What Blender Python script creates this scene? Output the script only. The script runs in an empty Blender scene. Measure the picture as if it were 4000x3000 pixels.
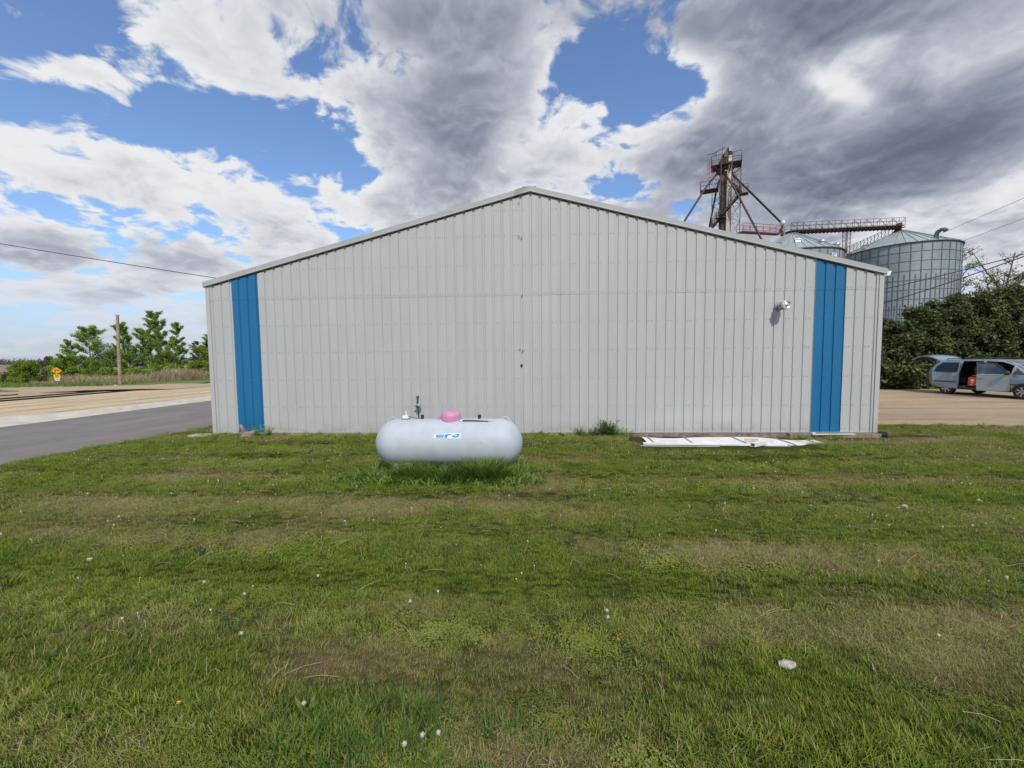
import bpy, math, random
import numpy as np
from mathutils import Vector, Matrix, Euler

# ------------------------------------------------------------------ camera, world, sun, exposure
S = bpy.context.scene
C = S.collection
R = math.radians
random.seed(7)
rng = np.random.default_rng(11)

CAM_H = 1.72
cam_d = bpy.data.cameras.new('camera')
cam_d.sensor_width = 36.0
cam_d.lens = 36.0 * 1600 / 4000
cam_d.clip_start, cam_d.clip_end = 0.05, 9000
cam = bpy.data.objects.new('camera', cam_d); C.objects.link(cam)
pitch, roll, yaw = 0.0630, -0.0098, -0.0502
fw = Vector((math.sin(yaw) * math.cos(pitch), math.cos(yaw) * math.cos(pitch), -math.sin(pitch)))
rt = Vector((math.cos(yaw), -math.sin(yaw), 0)); up = rt.cross(fw)
r2 = math.cos(roll) * rt + math.sin(roll) * up
u2 = -math.sin(roll) * rt + math.cos(roll) * up
cam.matrix_world = Matrix(((r2.x, u2.x, -fw.x, 0), (r2.y, u2.y, -fw.y, 0), (r2.z, u2.z, -fw.z, CAM_H), (0, 0, 0, 1)))
S.camera = cam
S.view_settings.view_transform = 'Standard'
S.view_settings.look = 'None'
S.view_settings.exposure = 0.0
S.view_settings.gamma = 1.0
S.cycles.max_bounces = 6
S.cycles.transparent_max_bounces = 6

SUN_DIR = Vector((0.10, -0.335, 0.36)).normalized()
SUN_EL = math.asin(SUN_DIR.z)
sd = bpy.data.lights.new('sun', 'SUN'); sd.energy = 3.1; sd.angle = R(0.5); sd.color = (1.0, 0.95, 0.88)
so = bpy.data.objects.new('sun', sd); C.objects.link(so)
so.rotation_euler = SUN_DIR.to_track_quat('Z', 'Y').to_euler()


class NT:
    """tiny node-tree helper"""
    def __init__(s, tree):
        s.t = tree
    def n(s, typ, ins=None, **props):
        nd = s.t.nodes.new(typ)
        for k, v in props.items():
            setattr(nd, k, v)
        for k, v in (ins or {}).items():
            sock = nd.inputs[k]
            if isinstance(v, bpy.types.NodeSocket):
                s.t.links.new(v, sock)
            else:
                if hasattr(sock.default_value, '__len__') and not hasattr(v, '__len__'):
                    v = (v,) * len(sock.default_value)
                if hasattr(v, '__len__') and hasattr(sock.default_value, '__len__') and len(sock.default_value) == 4 and len(v) == 3:
                    v = tuple(v) + (1,)
                sock.default_value = v
        return nd
    def m(s, op, a, b=0.0, c=0.0, clamp=False):
        nd = s.n('ShaderNodeMath', {0: a, 1: b, 2: c}, operation=op); nd.use_clamp = clamp
        return nd.outputs[0]
    def mix(s, f, a, b, mode='MIX'):
        nd = s.n('ShaderNodeMix', {'Factor': f, 'A': a, 'B': b}) if False else s.t.nodes.new('ShaderNodeMix')
        nd.data_type = 'RGBA'; nd.blend_type = mode
        for idx, v in ((0, f), (6, a), (7, b)):
            sock = nd.inputs[idx]
            if isinstance(v, bpy.types.NodeSocket):
                s.t.links.new(v, sock)
            else:
                sock.default_value = v if idx == 0 else (tuple(v) + (1,) if len(v) == 3 else v)
        return nd.outputs[2]
    def smooth(s, x, lo, hi, a=0.0, b=1.0):
        nd = s.n('ShaderNodeMapRange', {0: x, 1: lo, 2: hi, 3: a, 4: b}, interpolation_type='SMOOTHSTEP')
        return nd.outputs[0]
    def noise(s, vec, scale, detail=5, rough=0.55, dist=0.0, lac=2.0):
        ins = {'Scale': scale, 'Detail': detail, 'Roughness': rough, 'Distortion': dist, 'Lacunarity': lac}
        if vec is not None:
            ins['Vector'] = vec
        return s.n('ShaderNodeTexNoise', ins).outputs['Fac']


def photo_dir(px, py):
    """sky direction of a cloud, as slopes (x/y, z/y)"""
    d = fw + r2 * ((px - 2000) / 1600) - u2 * ((py - 1500) / 1600)
    return d.x / d.y, d.z / d.y


world = bpy.data.worlds.new('World'); S.world = world
world.use_nodes = True
wt = world.node_tree; wt.nodes.clear()
W = NT(wt)
sky = W.n('ShaderNodeTexSky', sky_type='NISHITA')
sky.sun_disc = False; sky.sun_elevation = SUN_EL
sky.sun_rotation = math.atan2(SUN_DIR.x, SUN_DIR.y)
sky.air_density = 1.0; sky.dust_density = 0.6; sky.ozone_density = 2.0
tc = W.n('ShaderNodeTexCoord')
sep = W.n('ShaderNodeSeparateXYZ', {0: tc.outputs['Generated']})
X, Y, Z = sep.outputs
ay = W.m('MAXIMUM', W.m('ABSOLUTE', Y), 0.06)
ca = W.m('DIVIDE', X, ay); cb = W.m('DIVIDE', Z, ay)
zp = W.m('MAXIMUM', Z, 0.0)


def plane(off, k=1.0):
    zc = W.m('ADD', W.m('MULTIPLY', zp, k), off)
    return W.n('ShaderNodeCombineXYZ', {0: W.m('DIVIDE', X, zc), 1: W.m('DIVIDE', Y, zc), 2: 0.0}).outputs[0]


P0 = plane(0.24)
warp = W.n('ShaderNodeTexNoise', {'Vector': P0, 'Scale': 3.2, 'Detail': 3.0, 'Roughness': .5}, noise_dimensions='2D')
wv = W.n('ShaderNodeVectorMath', {0: warp.outputs['Color'], 1: (.5, .5, .5)}, operation='SUBTRACT')
PW = W.n('ShaderNodeVectorMath', {0: wv.outputs[0], 1: (.16, .16, .0), 2: P0}, operation='MULTIPLY_ADD').outputs[0]
UP = W.n('ShaderNodeVectorMath', {0: PW, 3: .972}, operation='SCALE').outputs[0]     # the same pattern a little higher in the sky


def noise2(vec, scale, detail, rough):
    return W.n('ShaderNodeTexNoise', {'Vector': vec, 'Scale': scale, 'Detail': detail, 'Roughness': rough}, noise_dimensions='2D').outputs[0]


def cloud_field(vec):
    f = noise2(vec, 2.25, 8, .60)
    v = W.n('ShaderNodeTexVoronoi', {'Vector': vec, 'Scale': 6.5, 'Detail': 2.0, 'Roughness': .6, 'Lacunarity': 2.2}, voronoi_dimensions='2D', feature='F1', normalize=True)
    puff = W.m('SUBTRACT', 1.0, v.outputs['Distance'])
    return W.m('MULTIPLY_ADD', W.m('SUBTRACT', f, .5), 2.3, W.m('MULTIPLY_ADD', W.m('SUBTRACT', puff, .62), .62, .5))


n1 = cloud_field(PW)
n1b = cloud_field(UP)
nlow = noise2(PW, 2.3, 6, 0.6)
nfine = noise2(PW, 12.0, 6, 0.62)


def blobs(lst):
    tot = None
    for (px, py, rx, ry, rot, amp) in lst:
        a0, b0 = photo_dir(px, py)
        da = W.m('SUBTRACT', ca, a0); db = W.m('SUBTRACT', cb, b0)
        cr, sr = math.cos(R(rot)), math.sin(R(rot))
        p = W.m('MULTIPLY_ADD', da, cr * 1600 / rx, W.m('MULTIPLY', db, -sr * 1600 / rx))
        q = W.m('MULTIPLY_ADD', da, sr * 1600 / ry, W.m('MULTIPLY', db, cr * 1600 / ry))
        e = W.m('MULTIPLY_ADD', p, p, W.m('MULTIPLY', q, q))
        g = W.m('DIVIDE', amp, W.m('MULTIPLY_ADD', W.m('MULTIPLY', e, e), 0.5, W.m('MULTIPLY_ADD', e, .3, 1.0)))
        tot = g if tot is None else W.m('ADD', tot, g)
    return tot


COVER = [  # px, py, rx, ry, rotation (deg, clockwise), amount
    (2330, 210, 190, 170, 0, -.42), (2230, 430, 200, 150, 0, -.36), (2580, 350, 200, 120, -20, -.44),
    (520, 450, 520, 110, 18, -.50), (120, 90, 300, 130, 10, -.42), (1160, 200, 130, 120, 20, -.42),
    (1080, 660, 330, 60, 12, -.22), (1430, 660, 200, 60, 25, -.2), (760, 760, 120, 60, 0, -.2),
    (1150, 900, 420, 50, 6, -.14), (2380, 700, 150, 50, 0, -.2), (2620, 760, 200, 60, 0, -.26), (300, 640, 150, 60, 0, -.12),
    (880, 110, 420, 100, 28, .30), (180, 265, 250, 55, 8, .40), (130, 540, 260, 100, 10, .26),
    (720, 610, 250, 60, 3, .28), (1080, 740, 300, 70, 5, .26), (880, 300, 240, 70, 15, .14),
    (2290, 430, 80, 40, -10, .50), (2330, 640, 200, 60, 0, .2), (1500, 330, 60, 40, 0, .1), (1650, 330, 330, 420, 15, .40), (3350, 320, 850, 430, 0, .60), (2820, 180, 320, 150, 0, .34),
    (2560, 600, 360, 100, -8, .30), (3500, 900, 700, 150, 0, .25), (350, 960, 600, 110, 0, .18), (2000, 760, 300, 90, 0, .12),
]
DARK = [
    (1560, 330, 260, 190, 25, .22), (1740, 520, 220, 110, 35, .24), (1480, 60, 220, 90, 0, .26), (1800, 200, 130, 200, 0, .12),
    (2950, 40, 900, 130, 4, .46), (3300, 640, 700, 150, -14, .47), (2520, 60, 250, 110, 0, .22), (2850, 480, 330, 150, -30, .34),
    (3850, 450, 400, 200, -15, .42), (300, 930, 550, 60, 2, .20), (500, 1010, 500, 50, 4, .2), (200, 560, 300, 120, 0, -.12), (900, 720, 500, 120, 0, -.14), (1700, 690, 160, 60, 20, .15),
    (3290, 345, 100, 45, 20, -.62), (3390, 195, 120, 45, -20, -.40), (2680, 300, 240, 90, -25, -.16),
    (3750, 800, 420, 60, -14, -.28), (3850, 140, 220, 120, -20, -.2),
]
cover = W.m('MULTIPLY', blobs(COVER), .92); dark = blobs(DARK)
cover = W.m('ADD', cover, W.smooth(cb, .55, .20, 0.0, .10))
dens = W.m('ADD', W.m('ADD', n1, cover), W.m('MULTIPLY', W.m('SUBTRACT', nfine, 0.5), 0.22))
nmid = noise2(PW, 6.0, 5, .58)
dens = W.m('ADD', dens, W.m('MULTIPLY', W.m('SUBTRACT', nmid, 0.5), .85))
alpha = W.smooth(dens, 0.40, 0.66)
relief = W.m('SUBTRACT', n1, n1b)                       # >0 on the upper, sunlit edges
thick = W.smooth(dens, 0.50, 1.15)
shade = W.m('ADD', W.m('MULTIPLY', thick, 0.32), W.m('ADD', dark, .0))
shade = W.m('ADD', shade, W.m('ADD', W.m('MULTIPLY', W.m('SUBTRACT', nlow, 0.5), 0.62), W.m('MULTIPLY', W.m('SUBTRACT', nmid, 0.5), -.35)))
shade = W.m('SUBTRACT', shade, W.m('MULTIPLY', relief, .62))
shade = W.m('ADD', shade, W.m('MULTIPLY', W.m('SUBTRACT', nfine, 0.5), -0.14))
ramp = W.n('ShaderNodeValToRGB', {0: W.m('MULTIPLY', shade, .72)})
els = ramp.color_ramp.elements
els[0].position = 0.0; els[0].color = (.83, .84, .86, 1)
els[1].position = 1.0; els[1].color = (.105, .125, .175, 1)
e = els.new(0.13); e.color = (.72, .735, .77, 1)
e = els.new(0.30); e.color = (.48, .505, .575, 1)
e = els.new(0.52); e.color = (.275, .305, .385, 1)
e = els.new(0.72); e.color = (.17, .195, .26, 1)
BGS = 0.15
skyc = W.mix(1.0, sky.outputs[0], (0.95, 1.05, 1.20), 'MULTIPLY')
kk = 1 / BGS
cl10 = W.mix(1.0, ramp.outputs[0], (kk, kk, kk), 'MULTIPLY')
hz = W.smooth(Z, 0.0, 0.22, 0.70, 0.0)
skyc = W.mix(hz, skyc, (.39 * kk, .455 * kk, .63 * kk))
cl10 = W.mix(W.smooth(Z, 0.0, 0.25, 0.50, 0.0), cl10, (.50 * kk, .545 * kk, .66 * kk))
alpha2 = W.m('MULTIPLY', alpha, W.smooth(Z, 0.0, 0.16, 0.60, 1.0))
col = W.mix(alpha2, skyc, cl10)
bg = W.n('ShaderNodeBackground', {'Color': col, 'Strength': BGS})
wo = W.n('ShaderNodeOutputWorld', {0: bg.outputs[0]})

# ------------------------------------------------------------------ helpers
def sst(a, b, x):
    t = min(max((x - a) / (b - a), 0.0), 1.0)
    return t * t * (3 - 2 * t)


def gz(x, y):
    """height of the land"""
    z = -0.05 - 0.08 * (1 - sst(6, 9.2, y)) * sst(-8.6, -7, x)
    z -= 0.03 * max(0.0, min(-28 - x, 30))
    z -= 0.24 * sst(10, 17, y) * sst(7.2, 9, x)
    z -= 0.06 * sst(1.5, 2.6, x) * sst(8.0, 9.0, y) * (1 - sst(9.6, 10.4, y))
    return z


def mat(name, col, rough=0.6, metal=0.0, var=0.0, scale=4.0, bump=0.0, bscale=40.0, col2=None, detail=5, spec=0.5, coat=0.0):
    m = bpy.data.materials.new(name); m.use_nodes = True
    t = NT(m.node_tree); b = m.node_tree.nodes['Principled BSDF']
    b.inputs['Roughness'].default_value = rough; b.inputs['Metallic'].default_value = metal
    b.inputs['Specular IOR Level'].default_value = spec
    if coat: b.inputs['Coat Weight'].default_value = coat
    if var or col2:
        pos = t.n('ShaderNodeTexCoord').outputs['Object']
        nz = t.noise(pos, scale, detail, 0.6)
        c2 = col2 or tuple(c * (1 - var) for c in col)
        c1 = col if col2 else tuple(min(1, c * (1 + var)) for c in col)
        m.node_tree.links.new(t.mix(t.smooth(nz, 0.35, 0.65), c1, c2), b.inputs['Base Color'])
    else:
        b.inputs['Base Color'].default_value = (*col, 1)
    if bump:
        pos = t.n('ShaderNodeTexCoord').outputs['Object']
        bn = t.n('ShaderNodeBump', {'Strength': bump, 'Distance': 0.02, 'Height': t.noise(pos, bscale, 4, 0.6)})
        m.node_tree.links.new(bn.outputs[0], b.inputs['Normal'])
    return m


def glass(name, col=(.02, .025, .03), rough=0.05):
    m = bpy.data.materials.new(name); m.use_nodes = True
    b = m.node_tree.nodes['Principled BSDF']
    b.inputs['Base Color'].default_value = (*col, 1); b.inputs['Roughness'].default_value = rough
    b.inputs['Specular IOR Level'].default_value = 0.8
    return m


class MB:
    """collects shapes for ONE mesh"""
    def __init__(s):
        s.v = []; s.f = []; s.mi = []; s.cur = 0
    def add(s, vs, fs):
        o = len(s.v); s.v += [tuple(v) for v in vs]
        for f in fs:
            s.f.append(tuple(i + o for i in f)); s.mi.append(s.cur)
        return s
    def box(s, c, size, rot=None):
        hx, hy, hz_ = (q / 2 for q in size)
        vs = [Vector((x, y, z)) for x in (-hx, hx) for y in (-hy, hy) for z in (-hz_, hz_)]
        if rot is not None:
            M = rot if isinstance(rot, Matrix) else Euler(rot).to_matrix()
            vs = [M @ v for v in vs]
        c = Vector(c)
        return s.add([v + c for v in vs], [(0, 1, 3, 2), (4, 6, 7, 5), (0, 4, 5, 1), (2, 3, 7, 6), (0, 2, 6, 4), (1, 5, 7, 3)])
    def bar(s, a, b, w, h=None, upv=(0, 0, 1)):
        a, b = Vector(a), Vector(b); d = b - a; L = d.length
        if L < 1e-6: return s
        d.normalize(); u = Vector(upv)
        if abs(d.dot(u)) > .98: u = Vector((0, 1, 0))
        sx = d.cross(u).normalized(); sz = sx.cross(d)
        M = Matrix((sx, d, sz)).transposed()
        return s.box((a + b) / 2, (w, L, h or w), M)
    def tube(s, pts, r, n=8, cap=True):
        pts = [Vector(p) for p in pts]; k = len(pts)
        rs = r if hasattr(r, '__len__') else [r] * k
        vs = []; prev = None
        for i, p in enumerate(pts):
            d = (pts[min(i + 1, k - 1)] - pts[max(i - 1, 0)]).normalized()
            if prev is None:
                u = Vector((0, 0, 1)) if abs(d.z) < .9 else Vector((1, 0, 0))
                a = d.cross(u).normalized()
            else:
                a = (prev - d * prev.dot(d))
                a = a.normalized() if a.length > 1e-6 else d.orthogonal().normalized()
            prev = a; b = d.cross(a)
            for j in range(n):
                t = 2 * math.pi * j / n
                vs.append(p + (a * math.cos(t) + b * math.sin(t)) * rs[i])
        fs = [(i * n + j, i * n + (j + 1) % n, (i + 1) * n + (j + 1) % n, (i + 1) * n + j) for i in range(k - 1) for j in range(n)]
        if cap:
            fs += [tuple(range(n - 1, -1, -1)), tuple((k - 1) * n + j for j in range(n))]
        return s.add(vs, fs)
    def lathe(s, prof, c=(0, 0, 0), n=24, axis='Z', cap=True):
        """prof: (radius, height) pairs; axis Z or X or Y"""
        vs = []
        for r_, h_ in prof:
            for j in range(n):
                t = 2 * math.pi * j / n; a, b = r_ * math.cos(t), r_ * math.sin(t)
                v = (a, b, h_) if axis == 'Z' else ((h_, a, b) if axis == 'X' else (b, h_, a))
                vs.append((v[0] + c[0], v[1] + c[1], v[2] + c[2]))
        k = len(prof)
        fs = [(i * n + j, i * n + (j + 1) % n, (i + 1) * n + (j + 1) % n, (i + 1) * n + j) for i in range(k - 1) for j in range(n)]
        if cap and prof[0][0] > 1e-4: fs.append(tuple(range(n - 1, -1, -1)))
        if cap and prof[-1][0] > 1e-4: fs.append(tuple((k - 1) * n + j for j in range(n)))
        return s.add(vs, fs)
    def prism(s, poly, t, to3):
        """poly of (a,b), extruded over depth t=(d0,d1); to3(a,b,d) gives the point"""
        k = len(poly)
        vs = [to3(a, b, t[0]) for a, b in poly] + [to3(a, b, t[1]) for a, b in poly]
        fs = [tuple(range(k - 1, -1, -1)), tuple(range(k, 2 * k))]
        fs += [(i, (i + 1) % k, (i + 1) % k + k, i + k) for i in range(k)]
        return s.add(vs, fs)
    def build(s, name, mats, parent=None, smooth=False, loc=None):
        me = bpy.data.meshes.new(name)
        me.from_pydata(s.v, [], s.f)
        for m in (mats if isinstance(mats, (list, tuple)) else [mats]):
            me.materials.append(m)
        if max(s.mi, default=0): me.polygons.foreach_set('material_index', s.mi)
        if smooth:
            me.polygons.foreach_set('use_smooth', [True] * len(s.f))
            me.set_sharp_from_angle(angle=R(40))
        me.update()
        return link(name, me, parent, loc)


def link(name, me, parent=None, loc=None):
    o = bpy.data.objects.new(name, me); C.objects.link(o)
    if parent is not None: o.parent = parent
    if loc is not None: o.location = loc
    return o


def tag(o, label=None, cat=None, group=None, kind=None):
    if label: o['label'] = label
    if cat: o['category'] = cat
    if group: o['group'] = group
    if kind: o['kind'] = kind
    return o


def thing(name, label, cat, loc=(0, 0, 0), rz=0.0, group=None):
    o = bpy.data.objects.new(name, None); C.objects.link(o)
    o.location = loc; o.rotation_euler = (0, 0, rz)
    return tag(o, label, cat, group)


def copy_tree(o, parent=None):
    c = o.copy(); C.objects.link(c)
    if parent is not None: c.parent = parent
    for ch in list(o.children): copy_tree(ch, c)
    return c


def quads_mesh(name, vs, nper, mats):
    """fast mesh of loose polygons, nper corners each (numpy)"""
    k = len(vs) // nper
    me = bpy.data.meshes.new(name)
    me.vertices.add(len(vs)); me.vertices.foreach_set('co', np.asarray(vs, np.float32).ravel())
    me.loops.add(k * nper); me.loops.foreach_set('vertex_index', np.arange(k * nper, dtype=np.int32))
    me.polygons.add(k)
    me.polygons.foreach_set('loop_start', np.arange(0, k * nper, nper, dtype=np.int32))
    for m in (mats if isinstance(mats, (list, tuple)) else [mats]): me.materials.append(m)
    me.update(calc_edges=True); me.validate()
    return me


def value_noise(x, y, seed=0):
    x = np.asarray(x, float); y = np.asarray(y, float)
    r = np.random.default_rng(seed).random((256, 256))
    xi = np.floor(x).astype(int); yi = np.floor(y).astype(int)
    fx = x - xi; fy = y - yi
    fx = fx * fx * (3 - 2 * fx); fy = fy * fy * (3 - 2 * fy)
    g = lambda a, b: r[a % 256, b % 256]
    return (g(xi, yi) * (1 - fx) + g(xi + 1, yi) * fx) * (1 - fy) + (g(xi, yi + 1) * (1 - fx) + g(xi + 1, yi + 1) * fx) * fy


def fbm(x, y, seed=0, oct=4):
    s = 0; a = 0.5; f = 1.0
    for i in range(oct):
        s = s + a * value_noise(x * f + 17 * i, y * f - 9 * i, seed + i); a *= .5; f *= 2.1
    return s


def smooth_poly(pl, n):
    """resample a polyline to n points"""
    pl = [Vector((p[0], p[1], 0)) for p in pl]
    L = [0]
    for a, b in zip(pl, pl[1:]): L.append(L[-1] + (b - a).length)
    out = []
    for i in range(n):
        t = L[-1] * i / (n - 1); k = 0
        while k < len(L) - 2 and L[k + 1] < t: k += 1
        u = (t - L[k]) / max(L[k + 1] - L[k], 1e-9)
        out.append(pl[k].lerp(pl[k + 1], min(max(u, 0), 1)))
    return out


def strip(name, pa, pb, m, dz, n=40, k=4, jit=0.0, kind='structure', f=None):
    """ground sheet between two edges, lying dz above the land"""
    A, B = smooth_poly(pa, n), smooth_poly(pb, n)
    vs = []; fs = []
    for i in range(n):
        for j in range(k + 1):
            p = A[i].lerp(B[i], j / k)
            if jit and j in (0, k):
                p = p + Vector((random.uniform(-jit, jit), random.uniform(-jit, jit), 0))
            zz = gz(p.x, p.y) + dz + (f(p.x, p.y) if f else 0)
            vs.append((p.x, p.y, zz))
    for i in range(n - 1):
        for j in range(k):
            a = i * (k + 1) + j
            fs.append((a, a + 1, a + k + 2, a + k + 1))
    b = MB().add(vs, fs)
    o = b.build(name, m)
    if o.data.polygons[0].normal.z < 0: o.data.flip_normals()
    o['kind'] = kind
    return o


# ------------------------------------------------------------------ materials
M = {}


def panel_mat(name, col):
    m = bpy.data.materials.new(name); m.use_nodes = True
    t = NT(m.node_tree); b = m.node_tree.nodes['Principled BSDF']
    pos = t.n('ShaderNodeTexCoord').outputs['Object']
    mp = t.n('ShaderNodeMapping', {'Vector': pos, 'Scale': (3.0, 3.0, 0.35)}).outputs[0]
    n = t.noise(mp, 1.6, 6, 0.6)
    n2 = t.noise(pos, 0.5, 3, 0.5)
    c = t.mix(t.smooth(n, 0.3, 0.75), tuple(q * 1.04 for q in col), tuple(q * 0.95 for q in col))
    c = t.mix(t.smooth(n2, 0.35, 0.7, 0.0, 0.5), c, (col[0] * .94, col[1] * .97, col[2] * .95))
    # splash dirt along the foot of the sheets
    sz = t.n('ShaderNodeSeparateXYZ', {0: pos}).outputs[2]
    dirt = t.m('MULTIPLY', t.smooth(sz, 0.0, 0.35, 0.55, 0.0), t.smooth(t.noise(pos, 3, 5, .6), .35, .65))
    c = t.mix(dirt, c, (col[0] * .72, col[1] * .70, col[2] * .64))
    m.node_tree.links.new(c, b.inputs['Base Color'])
    b.inputs['Roughness'].default_value = 0.42
    bn = t.n('ShaderNodeBump', {'Strength': 0.12, 'Distance': 0.03, 'Height': t.noise(mp, 2.2, 3, 0.5)})
    m.node_tree.links.new(bn.outputs[0], b.inputs['Normal'])
    return m


M['panel'] = panel_mat('grey_sheet_metal', (.455, .46, .462))
M['blue'] = panel_mat('blue_sheet_metal', (.010, .140, .315))
M['trim'] = mat('grey_trim', (.40, .41, .41), .45, var=.04, scale=2)
M['dark'] = mat('shade_and_backing', (.03, .03, .035), .8)  # near black, for painted shade in gaps and for the gable backing
M['screw'] = mat('screw_grey', (.30, .305, .31), .5, .3)
M['white'] = mat('white_paint', (.80, .81, .82), .35, var=.04, scale=6)
M['whitedirt'] = mat('dirty_white_metal', (.80, .81, .82), .4, var=.0, scale=5, col2=(.70, .69, .65))
M['wood'] = mat('weathered_timber', (.30, .24, .18), .9, col2=(.17, .14, .115), scale=9, bump=.6, bscale=30)
M['palewood'] = mat('pale_timber', (.52, .40, .25), .8, var=.15, scale=14)
M['concrete'] = mat('concrete', (.44, .42, .37), .9, var=.15, scale=6, bump=.4, bscale=60)
M['kerb'] = mat('kerb_concrete', (.50, .47, .40), .9, var=.12, scale=2, bump=.3, bscale=30)
M['black'] = mat('black_rubber', (.015, .015, .017), .6)
M['galv'] = mat('galvanised_steel', (.45, .47, .48), .38, .75, var=.12, scale=5)
M['alu'] = mat('bright_aluminium', (.78, .78, .78), .3, .85, var=.08, scale=10)
M['rust'] = mat('rusty_steel', (.105, .065, .055), .85, .2, var=.4, scale=9)
M['rail'] = mat('rail_steel', (.026, .02, .018), .8, .3, var=.3, scale=4)
M['rustdark'] = mat('dark_rusty_steel', (.055, .04, .036), .8, .3, var=.4, scale=5)
M['tank'] = mat('tank_paint', (.445, .485, .54), .55, var=.06, scale=3, bump=.04, bscale=12)
M['pink'] = mat('pink_plastic', (.56, .24, .38), .5, var=.07, scale=6)
M['bark'] = mat('bark', (.16, .13, .10), .95, var=.35, scale=8, bump=.6, bscale=25)
M['barkpale'] = mat('pale_bark', (.42, .39, .33), .9, var=.3, scale=6)
M['steelred'] = mat('red_oxide_paint', (.12, .07, .072), .7, var=.3, scale=3)
M['pinkred'] = mat('faded_red_paint', (.28, .07, .075), .6, var=.2, scale=3)
M['cream'] = mat('cream_leg_paint', (.78, .73, .56), .7, col2=(.60, .50, .34), scale=1.2)
M['brownleg'] = mat('brown_leg_steel', (.075, .06, .052), .8, col2=(.13, .10, .08), scale=1.5)
M['asphalt'] = mat('asphalt', (.180, .162, .154), .95, var=.10, scale=.8, bump=.5, bscale=90)


def corrugated(name, col, metal=.25, rough=.6, pitch=0.10):
    m = mat(name, col, rough, metal, var=.10, scale=.6)
    t = NT(m.node_tree); b = m.node_tree.nodes['Principled BSDF']
    pos = t.n('ShaderNodeTexCoord').outputs['Object']
    z = t.n('ShaderNodeSeparateXYZ', {0: pos}).outputs[2]
    h_ = t.m('SINE', t.m('MULTIPLY', z, 2 * math.pi / pitch))
    bn = t.n('ShaderNodeBump', {'Strength': .45, 'Distance': .012, 'Height': h_})
    m.node_tree.links.new(bn.outputs[0], b.inputs['Normal'])
    return m


M['bin'] = corrugated('corrugated_bin_steel', (.27, .315, .345))
M['binroof'] = mat('bin_roof_steel', (.34, .385, .40), .55, .25, var=.10, scale=.5)
M['stiff'] = mat('stiffener_steel', (.14, .145, .16), .6, .4, var=.15, scale=2)


def soil_mat(name, cols, scale=.35, fine=14.0, bump=.5, stretch=(1, 1, 1)):
    """bare ground: broad patches, fine grit, pebbles"""
    m = bpy.data.materials.new(name); m.use_nodes = True
    t = NT(m.node_tree); b = m.node_tree.nodes['Principled BSDF']
    pos = t.n('ShaderNodeTexCoord').outputs['Object']
    mp = t.n('ShaderNodeMapping', {'Vector': pos, 'Scale': stretch}).outputs[0]
    n = t.noise(mp, scale, 6, 0.6, .4); g = t.noise(pos, fine, 5, 0.7)
    n2 = t.noise(mp, scale * 3.1, 4, 0.6)
    c = t.mix(t.smooth(n, .38, .62), cols[0], cols[1])
    c = t.mix(t.smooth(n2, .5, .7, 0, .75), c, cols[2])
    c = t.mix(t.smooth(g, .3, .7, 0, .55), c, tuple(q * .62 for q in cols[1]))
    m.node_tree.links.new(c, b.inputs['Base Color'])
    b.inputs['Roughness'].default_value = .95; b.inputs['Specular IOR Level'].default_value = .15
    bn = t.n('ShaderNodeBump', {'Strength': bump, 'Distance': .04, 'Height': g})
    m.node_tree.links.new(bn.outputs[0], b.inputs['Normal'])
    return m


M['sand'] = soil_mat('sandy_gravel', [(.64, .48, .27), (.55, .43, .28), (.43, .38, .31)], .22, 9, stretch=(1.6, .35, 1))
M['lot'] = soil_mat('gravel_lot', [(.47, .345, .205), (.36, .28, .19), (.28, .235, .185)], .25, 10, stretch=(.4, 1.3, 1))
M['dirt'] = soil_mat('dirt_road', [(.42, .30, .20), (.46, .36, .25), (.35, .25, .17)], .15, 8, stretch=(.5, 1.5, 1))
M['ballast'] = soil_mat('ballast', [(.13, .105, .085), (.20, .16, .125), (.32, .26, .19)], 1.2, 12)
M['field'] = soil_mat('ploughed_field', [(.25, .17, .115), (.30, .215, .145), (.22, .15, .10)], .012, .4, .2, (.3, 2, 1))
M['verge'] = soil_mat('verge_grass', [(.10, .17, .03), (.15, .20, .05), (.24, .22, .09)], .5, 7)
M['rough'] = soil_mat('rough_meadow', [(.09, .12, .04), (.13, .14, .06), (.20, .17, .09)], .2, 5)
M['path'] = soil_mat('pale_track', [(.62, .56, .40), (.58, .52, .38), (.50, .46, .34)], .1, 3)


def wheel_lines(m, axis, lines, col, strength):
    """long worn lines along a road, broken up by noise"""
    t = NT(m.node_tree); b = m.node_tree.nodes['Principled BSDF']
    old = b.inputs['Base Color'].links[0].from_socket
    pos = t.n('ShaderNodeTexCoord').outputs['Object']; xyz = t.n('ShaderNodeSeparateXYZ', {0: pos}).outputs
    w_ = t.m('MULTIPLY_ADD', t.m('SUBTRACT', t.noise(pos, .12, 2, .5), .5), 2.4, xyz[axis])
    acc = None
    for c0, wd in lines:
        g_ = t.smooth(t.m('ABSOLUTE', t.m('SUBTRACT', w_, c0)), wd, wd * .25)
        acc = g_ if acc is None else t.m('MAXIMUM', acc, g_)
    brk = t.smooth(t.noise(t.n('ShaderNodeMapping', {'Vector': pos, 'Scale': (1, .25, 1) if axis == 0 else (.25, 1, 1)}).outputs[0], 1.5, 6, .65), .35, .62)
    m.node_tree.links.new(t.mix(t.m('MULTIPLY', t.m('MULTIPLY', acc, brk), strength), old, col), b.inputs['Base Color'])


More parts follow.
